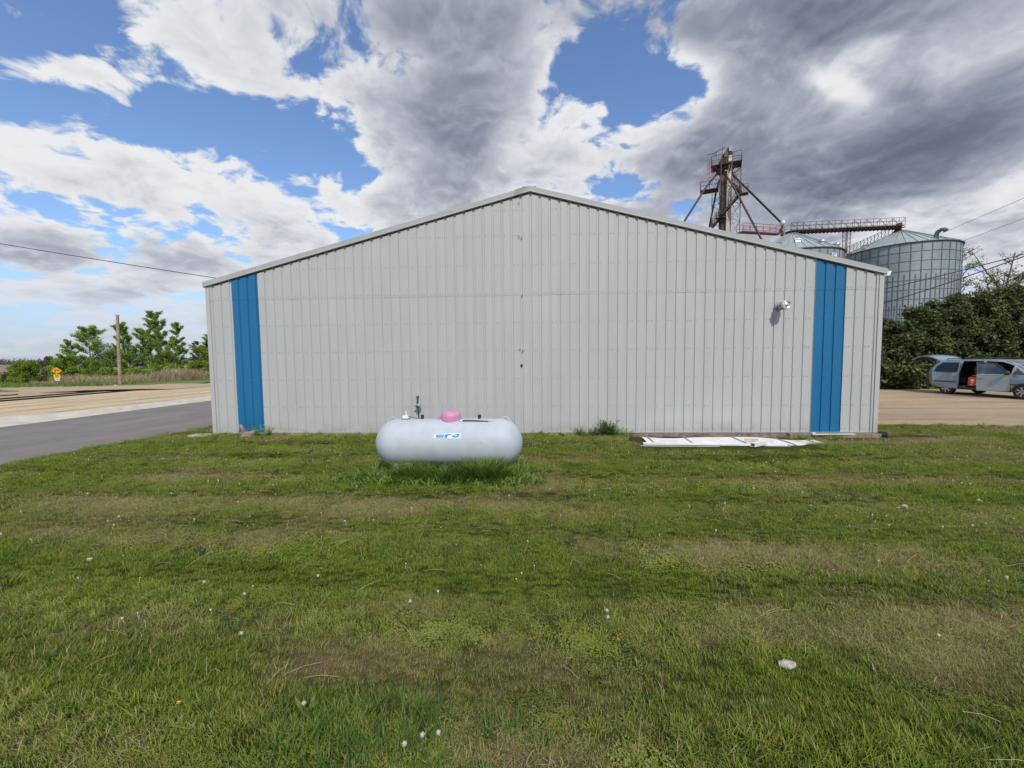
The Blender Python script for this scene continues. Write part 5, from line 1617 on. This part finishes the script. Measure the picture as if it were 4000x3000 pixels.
# undergrowth closing the foot of the hedge
for i, (x, y) in enumerate(((21.4, 25.4), (24.0, 25.7), (27.0, 26.3), (30.3, 27.0), (33.8, 28.0))):
    bush('hedge_shrub', ['low dark shrub at the foot of the hedge by the building', 'low dark shrub at the hedge foot behind the van bumper', 'low dark shrub at the hedge foot behind the van side door',
                         'low dark shrub at the hedge foot behind the van front door', 'low dark shrub at the right end of the hedge foot'][i], (x, y, -.35), 1.9, .8, 1.7, 5000, .15, M['leafdark'], 70 + i, 'shrub', 'low shrubs along the hedge foot', 34, .34)
tall_grass('hedge_grass', [(20.0 + i * .12, 24.75 + .045 * i * .5 + random.uniform(-.2, .35), 12, .14, .08, .28) for i in range(120)], 'uncut grass along the foot of the hedge', 'grass', 'stuff', M['weed'], w=.02)
# tall sparse trees behind the bin
tree('tall_tree', 'tall sparse budding tree leaning right behind the hedge, clear of the bin', (73.5, 73.0, -.4), 13.5, 5.6, 22, 8000, .15, M['leafpale'], M['bark'], 91, lean=(2.8, -2.8), start=.35, tr=.42, thin=.8, vase=True)
tree('tall_tree', 'tall sparse budding tree half hidden by the right edge of the big bin', (68.2, 74.0, -.4), 15.0, 5.6, 18, 9000, .15, M['leafpale'], M['bark'], 92, lean=(.8, -.4), start=.35, tr=.40, thin=.8, vase=True)
tree('round_tree', 'pale green round tree rising beyond the right end of the hedge', (53, 46, -.4), 8.6, 3.4, 14, 9000, .16, M['leafpale'], M['bark'], 93, start=.2, tr=.25)

# trees beyond the railway on the left
LT = 'young trees beyond the railway'
tree('young_tree', 'young tree with wide bare tipped branches left of the leaning pole', (-62.9, 55.6, -.95), 7.5, 2.7, 17, 23400, .078, M['leafgreen'], M['bark'], 11, group=LT, lean=(-.5, 0), start=.06, tr=.10)
tree('young_tree', 'thin small sapling just left of the leaning pole', (-60.3, 55.9, -.95), 4.9, 1.1, 10, 5400, .078, M['leafgreen'], M['bark'], 12, group=LT, start=.1, tr=.05)
tree('young_tree', 'slender young tree directly behind the leaning pole', (-57.0, 55.4, -.94), 8.0, 2.0, 20, 23400, .078, M['leafgreen'], M['barkpale'], 13, group=LT, lean=(-.7, -.5), start=.08, tr=.10)
tree('young_tree', 'round topped young tree between the pole tree and the tallest tree', (-52.6, 53.9, -.79), 6.7, 1.9, 18, 21600, .078, M['leafgreen'], M['barkpale'], 14, group=LT, lean=(-.4, -.3), start=.18, tr=.09)
tree('young_tree', 'tallest young tree of the row, top blown to the left', (-50.4, 54.2, -.74), 8.9, 2.1, 24, 34200, .078, M['leafgreen'], M['barkpale'], 15, group=LT, lean=(-1.1, -.8), start=.05, tr=.12)
tree('young_tree', 'young tree with visible white trunk right of the tallest tree', (-48.1, 53.5, -.65), 7.6, 1.5, 20, 19800, .078, M['leafgreen'], M['barkpale'], 16, group=LT, lean=(-.1, 0), start=.15, tr=.10)
tree('young_tree', 'broad young tree half hidden by the left edge of the building', (-46.2, 57.2, -.62), 6.0, 2.6, 20, 32400, .078, M['leafyel'], M['bark'], 17, group=LT, start=.03, tr=.10)
tree('young_tree', 'half bare young tree with brownish twigs beside the building edge', (-49.5, 58.6, -.7), 5.1, 1.6, 16, 5760, .078, M['leafbrown'], M['bark'], 18, group=LT, start=.1, tr=.07)
tree('young_tree', 'spiky topped small tree rising from the bushes behind the road sign', (-64.6, 54.2, -.95), 5.6, 1.5, 16, 15120, .078, M['leafgreen'], M['bark'], 19, group=LT, start=.05, tr=.07)
LB = 'bushes beyond the railway'
for i, (x, y, rx, h_, n_, mk, lab) in enumerate([
        (-69.6, 53.0, 1.9, 3.0, 7000, 'leafyel', 'yellow green rounded bush left of the road sign'),
        (-67.2, 54.4, 1.6, 3.7, 4500, 'leafbrown', 'brownish half leafed bush behind the road sign'),
        (-65.0, 53.8, 1.8, 3.6, 7500, 'leafgreen', 'dense dark green bush right of the road sign'),
        (-62.7, 55.2, 1.7, 3.2, 6500, 'leafgreen', 'green bush around the foot of the wide branched tree'),
        (-60.2, 55.0, 1.5, 1.9, 4000, 'leafgreen', 'low dark bush in the gap left of the leaning pole'),
        (-57.2, 54.8, 1.4, 2.0, 4500, 'leafyel', 'bright yellow green bush right of the leaning pole foot'),
        (-54.2, 54.2, 1.8, 1.9, 5000, 'leafgreen', 'low green bush under the round topped tree'),
        (-51.2, 53.6, 1.7, 2.2, 5000, 'leafgreen', 'green bush at the foot of the tallest tree'),
        (-48.2, 53.0, 1.6, 2.0, 5000, 'leafgreen', 'green bush at the foot of the white trunked tree'),
        (-44.8, 53.0, 1.8, 2.4, 6000, 'leafyel', 'bright green bush at the left edge of the building'),
        (-72.4, 53.2, 1.3, 1.5, 2600, 'leafbrown', 'small brownish bush at the left end of the bush row')]):
    bush('wild_bush', lab, (x, y, gz(x, y) - .1), rx, rx * .8, h_, int(n_ * 2.0), .11, M[mk], 120 + i, 'bush', LB, 60, .24)
# dry reeds
sp = []
for i in range(520):
    t_ = rr.random(); x, y = -64 + 26 * t_ + rr.uniform(-1, 1), 51 - 6.5 * t_ + rr.uniform(-1.5, 1.2)
    k_ = float(fbm(np.array([x * .35]), np.array([y * .2]), 19, 3)[0])
    hh_ = (.55 + 1.1 * k_) * (1.35 if t_ > .8 else 1.0) * (.35 if t_ < .12 else 1)
    sp.append((x, y, 16, .35, hh_ * .5, hh_ * 1.15))
tall_grass('dry_reeds', sp, 'dry tan reeds and dead grass between the verge and the trees', 'reeds', 'stuff', M['reed'], w=.022)
sp = [(-72 + 36 * rr.random(), 0, 12, .3, .15, .45) for i in range(420)]
sp = [(x, 50.5 - (x + 72) * .38 + rr.uniform(-4.2, .5), n_, ra, a, c_) for x, _, n_, ra, a, c_ in sp]
tall_grass('verge_grass', sp, 'fresh green roadside grass along the verge', 'grass', 'stuff', M['weed'], w=.03)
o = bush('brush_pile', 'dark heap of brush and old stalks among the reeds', (-43.2, 46.8, -.5), 1.5, .9, .75, 2200, .14, M['leafbrown'], 150, 'brush pile', None, 24, .4)
# far treeline
r_ = np.random.default_rng(4); cen = []; rad = []
for a in np.arange(-72, -12, .16):
    rr0 = 1120 + 60 * math.sin(a); hgt = 5.5 + 7.5 * float(fbm(np.array([a * .45]), np.array([.3]), 23, 4)[0])
    for q in range(2): cen.append((rr0 * math.sin(R(a)), rr0 * math.cos(R(a)), hgt * .45 * r_.random())); rad.append(hgt * .62)
tag(link('treeline', quads_mesh('treeline', leaf_quads(cen, rad, 26000, 1.6, 8, .8), 4, M['leaffar'])), 'hazy line of far trees along the horizon', 'trees', None, 'stuff')
cen = []; rad = []
for a in np.arange(-48.5, -43.0, .22):
    hgt = 4 + 4.5 * math.exp(-((a + 46.6) / 1.2) ** 2) + r_.uniform(-.8, .8)
    cen.append((300 * math.sin(R(a)), 300 * math.cos(R(a)), hgt * .4)); rad.append(hgt * .6)
tag(link('grove', quads_mesh('grove', leaf_quads(cen, rad, 12000, .7, 9, .9), 4, M['leaffar'])), 'distant rounded grove seen between the bushes and the pole', 'trees', None, 'stuff')
cen = []; rad = []
for a in np.arange(-41.5, -36, .3):
    cen.append((420 * math.sin(R(a)), 420 * math.cos(R(a)), 2.0)); rad.append(r_.uniform(2.2, 3.6))
tag(link('grove', quads_mesh('grove', leaf_quads(cen, rad, 9000, .8, 10, .9), 4, M['leaffar'])), 'distant low trees seen between the round topped and tallest tree', 'trees', None, 'stuff')

# ------------------------------------------------------------------ minivan
M['paint'] = mat('silver_blue_paint', (.28, .345, .41), .3, .5, coat=.8, var=.03, scale=3)
M['vglass'] = glass('tinted_glass', (.012, .013, .018), .04)
M['wglass'] = glass('windscreen_glass', (.05, .065, .07), .05)
M['interior'] = mat('van_interior', (.035, .03, .028), .9, var=.3, scale=6)
M['moulding'] = mat('dark_moulding', (.03, .032, .036), .6)
M['tyre'] = mat('tyre_rubber', (.02, .02, .021), .85, var=.2, scale=12)
M['rim'] = mat('alloy_rim', (.60, .61, .62), .35, .7)
M['taillight'] = mat('red_lens', (.42, .012, .02), .15, coat=.6)
M['lamp'] = mat('clear_lens', (.65, .66, .66), .1, coat=.6)
VP, VF = Vector((20.89, 21.57, -.29)), Vector((21.27, 18.92, -.29))
vdir = (VF - VP).normalized()
vc = VP + vdir * 1.42
van = thing('minivan', 'silver blue minivan with raised liftgate, open side door and front door ajar', 'van', (vc.x + .80, vc.y + .12, -.29), math.atan2(vdir.y, vdir.x))
# stations: x, sill z, belt z, roof z, half width low, half width belt, half width roof
ST = [(-2.36, .50, .98, 1.10, .82, .86, .80), (-2.25, .40, 1.02, 1.42, .90, .91, .72), (-2.05, .34, 1.05, 1.66, .94, .945, .70), (-1.75, .32, 1.06, 1.71, .955, .965, .70),
      (-.90, .30, 1.06, 1.745, .965, .975, .71), (.05, .30, 1.05, 1.745, .965, .975, .71), (.60, .30, 1.04, 1.71, .965, .970, .69), (1.00, .30, 1.03, 1.55, .96, .965, .70),
      (1.45, .32, 1.02, 1.25, .955, .955, .76), (1.70, .34, .98, 1.10, .95, .945, .82), (2.10, .36, .88, .97, .92, .90, .76), (2.36, .38, .76, .84, .82, .80, .66), (2.47, .42, .62, .68, .66, .64, .54)]


def section(s, k=1.0, up_=0):
    x, zs, zb, zr, w0, w1, w2 = s
    zm = (zs + zb) / 2
    pts_ = [(w0 * .90, zs), (w0 * .985, zs + .10), (w0 + .012, zm), (w1, zb), (w1 - (w1 - w2) * .50, zb + (zr - zb) * .56), (w2 + .045, zr - .085 * min(1, (zr - zb) / .3)), (w2 - .07, zr - .018), (w2 * .45, zr), (0, zr + .008)]
    full = [(x, -y * k, z * k + (1 - k) * .9) for y, z in pts_] + [(x, y * k, z * k + (1 - k) * .9) for y, z in pts_[::-1][1:]]
    return full


def hull(k, skip):
    b = MB(); rows = [section(s, k) for s in ST]; n = len(rows[0]); vs = [p for r__ in rows for p in r__]; fs = []
    for i in range(len(ST) - 1):
        for j in range(n - 1):
            if skip(i, j): continue
            fs.append((i * n + j, (i + 1) * n + j, (i + 1) * n + j + 1, i * n + j + 1))
    fs.append(tuple((len(ST) - 1) * n + j for j in range(n)))
    return b.add(vs, fs)


# right side rows: 0..4 (j) between sill and roof rail; opening from x -0.90 to 1.0 (stations 4..6)
skipf = lambda i, j: i in (4, 5, 6) and 1 <= j <= 4
body = hull(1.0, skipf).build('body', M['paint'], van, True)
inn = hull(.965, skipf); inn.box((0, 0, .46), (3.9, 1.8, .04)); inn.build('cabin_lining', M['interior'], body)
# seats
for x in (-1.15, -.15, .75):
    for y in (-.45, .45):
        b = MB(); b.box((x, y, .72), (.50, .52, .20)); b.box((x - .24, y, 1.05), (.16, .50, .62), (0, -.18, 0)); b.box((x - .31, y, 1.42), (.10, .26, .18), (0, -.15, 0)); b.build('seat', M['interior'], van)
b = MB(); b.box((1.15, 0, .95), (.35, 1.7, .22)); b.build('dashboard', M['interior'], van)
# B pillar, door sill
b = MB(); b.bar((.05, -.945, .36), (.03, -.955, 1.05), .10, .07); b.bar((.03, -.955, 1.05), (-.03, -.78, 1.68), .09, .06); b.build('pillar', M['paint'], body)
b = MB(); b.box((.05, -.93, .33), (1.95, .10, .09)); b.build('door_sill', M['moulding'], body)


def side_poly(name, pts_, side, off, m, par, t_=.012):
    """a panel lying on the flank: (x, z) polygon, following the tumblehome"""
    def wy(x, z):
        s0 = min(ST, key=lambda s: abs(s[0] - x))
        for a, c_ in zip(ST, ST[1:]):
            if a[0] <= x <= c_[0]:
                u = (x - a[0]) / (c_[0] - a[0]); s0 = [p + (q_ - p) * u for p, q_ in zip(a, c_)]; break
        sec = section(s0)[:9]
        ys = [-p[1] for p in sec]; zs_ = [p[2] for p in sec]
        return float(np.interp(z, zs_, ys))
    b = MB()
    f = [(x, side * (wy(x, z) + off), z) for x, z in pts_]; bk = [(x, side * (wy(x, z) + off - t_), z) for x, z in pts_]
    n = len(pts_)
    b.add(f + bk, [tuple(range(n)), tuple(range(2 * n - 1, n - 1, -1))] + [(i, i + n, (i + 1) % n + n, (i + 1) % n) for i in range(n)])
    return b.build(name, m, par)


for sd_ in (-1, 1):
    side_poly('window', [(-2.02, 1.10), (-1.0, 1.10), (-1.0, 1.60), (-1.70, 1.60), (-1.86, 1.50)], sd_, .006, M['vglass'], body)
    side_poly('window', [(1.06, 1.09), (1.50, 1.06), (1.10, 1.36)], sd_, .007, M['vglass'], body)
    side_poly('taillight', [(-2.34, .80), (-2.20, .84), (-2.13, 1.02), (-2.20, 1.10), (-2.33, 1.08)], sd_, .012, M['taillight'], body)
    side_poly('headlight', [(2.08, .70), (2.36, .62), (2.40, .70), (2.12, .84)], sd_, .012, M['lamp'], body)
    side_poly('moulding', [(1.0, .60), (1.85, .60), (1.85, .65), (1.0, .65)], sd_, .012, M['moulding'], body)
side_poly('window', [(-.85, 1.10), (.0, 1.10), (.0, 1.60), (-.85, 1.60)], 1, .006, M['vglass'], body); side_poly('window', [(.08, 1.10), (1.0, 1.09), (.62, 1.56), (.08, 1.60)], 1, .006, M['vglass'], body)
# windscreen: laid on the hull between the A pillars
b = MB(); w = [(.60, .64, 1.70), (.82, .66, 1.615), (1.05, .68, 1.50), (1.30, .72, 1.345), (1.52, .74, 1.20)]
vs = []; n_ = 6
for x, hw, z in w:
    s0 = None
    for a, c_ in zip(ST, ST[1:]):
        if a[0] <= x <= c_[0]:
            u = (x - a[0]) / (c_[0] - a[0]); s0 = [p + (q_ - p) * u for p, q_ in zip(a, c_)]
    sec = section(s0); ys = [p[1] for p in sec]; zs_ = [p[2] for p in sec]
    for k in range(n_ + 1):
        y = -hw + 2 * hw * k / n_; vs.append((x, y, float(np.interp(y, ys[4:13], zs_[4:13])) + .010))
b.add(vs, [(i * (n_ + 1) + k, (i + 1) * (n_ + 1) + k, (i + 1) * (n_ + 1) + k + 1, i * (n_ + 1) + k + 1) for i in range(4) for k in range(n_)]); b.build('windscreen', M['wglass'], body, True)
b = MB(); b.box((-2.38, 0, .50), (.16, 1.70, .26)); b.prism([(-.86, -.13), (.86, -.13), (.86, .13), (-.86, .13)], (-.10, -.06), lambda a, c_, d: (-2.38 + d, a, .50 + c_)); b.build('bumper', M['moulding'], van)
b = MB(); b.box((2.43, 0, .46), (.12, 1.35, .24)); b.build('bumper', M['paint'], van)
b = MB()
for y in (-.62, .62): b.tube([(-1.75, y, 1.725), (-1.65, y, 1.775), (-.2, y, 1.80), (.25, y, 1.785), (.35, y, 1.745)], .018, 8)
for x in (-1.2, -.3): b.box((x, 0, 1.79), (.06, 1.24, .025))
b.build('roof_rack', M['moulding'], van)
# wheels: tyre, rim with spokes, dark arch behind
for x in (-1.42, 1.45):
    for sd_ in (-1, 1):
        wh = thing('wheel', None, None); wh.parent = van; wh.location = (x, sd_ * .885, .335)
        b = MB(); b.lathe([(.21, -.10), (.30, -.105), (.328, -.08), (.335, -.03), (.335, .03), (.328, .08), (.30, .105), (.21, .10), (.21, -.10)], (0, 0, 0), 36, 'Y', cap=False); b.build('tyre', M['tyre'], wh, True)
        b = MB(); b.lathe([(.215, -.095), (.205, -.105), (.195, -.085), (.19, .08)], (0, 0, 0), 32, 'Y', cap=False); b.lathe([(.055, sd_ * .055), (.045, sd_ * .085), (0, sd_ * .088)], (0, 0, 0), 14, 'Y')
        if sd_ > 0: b.lathe([(.19, -.02), (.195, .085), (.205, .105), (.215, .095)], (0, 0, 0), 32, 'Y', cap=False)
        for k in range(7):
            a = 2 * math.pi * k / 7; b.box((.125 * math.cos(a), sd_ * .075, .125 * math.sin(a)), (.17, .03, .042), (0, -a, 0))
        b.build('rim', M['rim'], wh, True)
        MB().lathe([(.20, sd_ * .02), (0, sd_ * .025)], (0, 0, 0), 24, 'Y').build('brake_disc', M['stiff'], wh)
        ar = [(.375 * math.cos(t_), .37 * math.sin(t_)) for t_ in [math.pi * i / 16 for i in range(17)]]
        b = MB(); b.prism([(a, c_) for a, c_ in ar] + [(-.375, -.03), (.375, -.03)], (sd_ * .70, sd_ * .972), lambda a, c_, d: (x + a, d, .335 + c_)); b.build('wheel_arch', M['moulding'], van)
# sliding door, slid back along the flank
SD = -.115
door = side_poly('sliding_door', [(-1.80, .34), (-.92, .32), (-.90, 1.05), (-.96, 1.64), (-1.70, 1.62), (-1.98, 1.30), (-2.02, 1.04), (-1.95, .60)], -1, .13, M['paint'], van, .07)
side_poly('door_window', [(-1.93, 1.12), (-.97, 1.12), (-1.01, 1.59), (-1.68, 1.58), (-1.90, 1.36)], -1, .142, M['vglass'], door)
side_poly('moulding_strip', [(-1.88, .62), (-.93, .62), (-.93, .67), (-1.90, .67)], -1, .148, M['moulding'], door)
b = MB(); b.box((-1.12, -1.125, .90), (.20, .035, .045)); b.build('handle', M['paint'], door)
# front passenger door, ajar on its front hinge
dr = thing('hinged_door', None, None); dr.parent = van; dr.location = (1.02, -.955, 0); dr.rotation_euler = (0, 0, R(36))
def dpoly(name, pts_, off, m, par, t_=.05):
    b = MB(); n = len(pts_)
    yy = lambda z: (-off if z <= 1.05 else -off + (z - 1.05) * .30)
    b.add([(x, yy(z), z) for x, z in pts_] + [(x, yy(z) + t_, z) for x, z in pts_], [tuple(range(n)), tuple(range(2 * n - 1, n - 1, -1))] + [(i, i + n, (i + 1) % n + n, (i + 1) % n) for i in range(n)])
    return b.build(name, m, par)
pan = dpoly('door_panel', [(-.98, .32), (-.02, .32), (.0, .60), (.0, 1.05), (-1.0, 1.06), (-1.0, .6)], .02, M['paint'], dr, .09)
MB().box((-.50, .005, 1.068), (.98, .07, .02)).build('belt_strip', M['alu'], dr)
b = MB()
yy = lambda z: -.0 + (z - 1.05) * .30
for p_, q_ in (((-.97, 1.06), (-1.0, 1.60)), ((-1.0, 1.60), (-.46, 1.57)), ((-.46, 1.57), (-.02, 1.08))): b.bar((p_[0], yy(p_[1]), p_[1]), (q_[0], yy(q_[1]), q_[1]), .05, .05)
b.build('window_frame', M['moulding'], dr)
M['clearglass'] = bpy.data.materials.new('clear_side_glass'); M['clearglass'].use_nodes = True
t = NT(M['clearglass'].node_tree); nd = M['clearglass'].node_tree.nodes; gl = t.n('ShaderNodeBsdfGlossy', {'Color': (.8, .85, .9, 1), 'Roughness': .03}); tp_ = t.n('ShaderNodeBsdfTransparent', {'Color': (.30, .34, .38, 1)})
ms = t.n('ShaderNodeMixShader', {0: .13, 1: tp_.outputs[0], 2: gl.outputs[0]}); M['clearglass'].node_tree.links.new(ms.outputs[0], nd['Material Output'].inputs[0])
b = MB(); pw = [(-.95, 1.09), (-.10, 1.09), (-.47, 1.55), (-.975, 1.58)]
b.add([(x, yy(z) + .008, z) for x, z in pw] + [(x, yy(z) + .014, z) for x, z in pw], [(0, 1, 2, 3), (7, 6, 5, 4)]); b.build('window_glass', M['clearglass'], dr)
b = MB(); b.box((-.86, -.04, .92), (.20, .035, .045)); b.build('handle', M['paint'], dr)
b = MB(); b.lathe([(.0, -.11), (.07, -.10), (.095, -.04), (.10, .02), (.085, .05), (0, .055)], (-.10, -.20, 1.14), 16, 'X'); b.bar((-.12, -.02, 1.09), (-.10, -.16, 1.12), .05, .05); b.build('wing_mirror', M['moulding'], dr, True)
# liftgate raised from the roof edge
b = MB(); prof = [(-2.02, 1.735), (-2.20, 1.86), (-2.45, 1.96), (-2.72, 1.985), (-2.95, 1.93), (-3.12, 1.83), (-3.22, 1.80)]
vs = []; n_ = 6
for i, (x, z) in enumerate(prof):
    hw = .66 + .16 * min(1, i / 3)
    for k in range(n_ + 1):
        u = -1 + 2 * k / n_; vs.append((x, u * hw, z - .05 * u * u))
m_ = len(vs)
lo_ = [(x, y, z - .055) for x, y, z in vs]
nn = n_ + 1
fs = [(i * nn + k, i * nn + k + 1, (i + 1) * nn + k + 1, (i + 1) * nn + k) for i in range(len(prof) - 1) for k in range(n_)]
fs += [tuple(q_ + m_ for q_ in f[::-1]) for f in fs]
for i in range(len(prof) - 1):
    for k in (0, n_): fs.append((i * nn + k, (i + 1) * nn + k, (i + 1) * nn + k + m_, i * nn + k + m_))
for k in range(n_): fs.append((k, k + m_, k + 1 + m_, k + 1)); e_ = (len(prof) - 1) * nn; fs.append((e_ + k, e_ + k + 1, e_ + k + 1 + m_, e_ + k + m_))
gate = b.add(vs + lo_, fs).build('liftgate', M['paint'], van, True)
b = MB(); li = [(x, y * .93, z - .058) for x, y, z in vs] + [(x, y * .86, z - .058 - .17 * math.sin(math.pi * min(1, (i_ // nn) / (len(prof) - 1)))) for i_, (x, y, z) in enumerate(vs)]
b.add(li, fs); b.build('gate_lining', M['interior'], gate, True)
b = MB()
for y in (-.72, .72): b.tube([(-2.10, y, 1.45), (-2.66, y, 1.90)], .013, 6)
b.build('gas_strut', M['stiff'], gate)

# red fuel can standing in the side door
M['canred'] = mat('red_plastic', (.62, .07, .015), .45)
o = thing('fuel_can', 'orange red container with white marks standing in the open side door of the van', 'fuel can')
mw = van.matrix_basis
o.matrix_world = Matrix.Translation(mw @ Vector((-.36, -.86, .49))) @ Matrix.Rotation(van.rotation_euler.z, 4, 'Z')
b = MB(); b.prism([(-.17, .0), (.17, .0), (.17, .36), (.13, .42), (-.13, .42), (-.17, .36)], (-.11, .11), lambda a, c_, d: (a, d, c_)); b.build('can', M['canred'], o)
b = MB(); b.tube([(-.10, 0, .41), (-.08, 0, .48), (.06, 0, .48), (.08, 0, .41)], .018, 8); b.lathe([(.03, .41), (.03, .45), (0, .452)], (.13, 0, 0), 12); b.build('grip', M['canred'], o, True)
b = MB(); b.prism([(-.07, .22), (.02, .20), (.07, .24), (.06, .32), (-.02, .31), (-.06, .29)], (-.114, -.111), lambda a, c_, d: (a, d, c_)); b.box((.0, -.112, .17), (.14, .003, .018)); b.box((.0, -.112, .13), (.10, .003, .014)); b.box((-.03, -.112, .05), (.06, .003, .04)); b.build('white_print', M['white'], o)
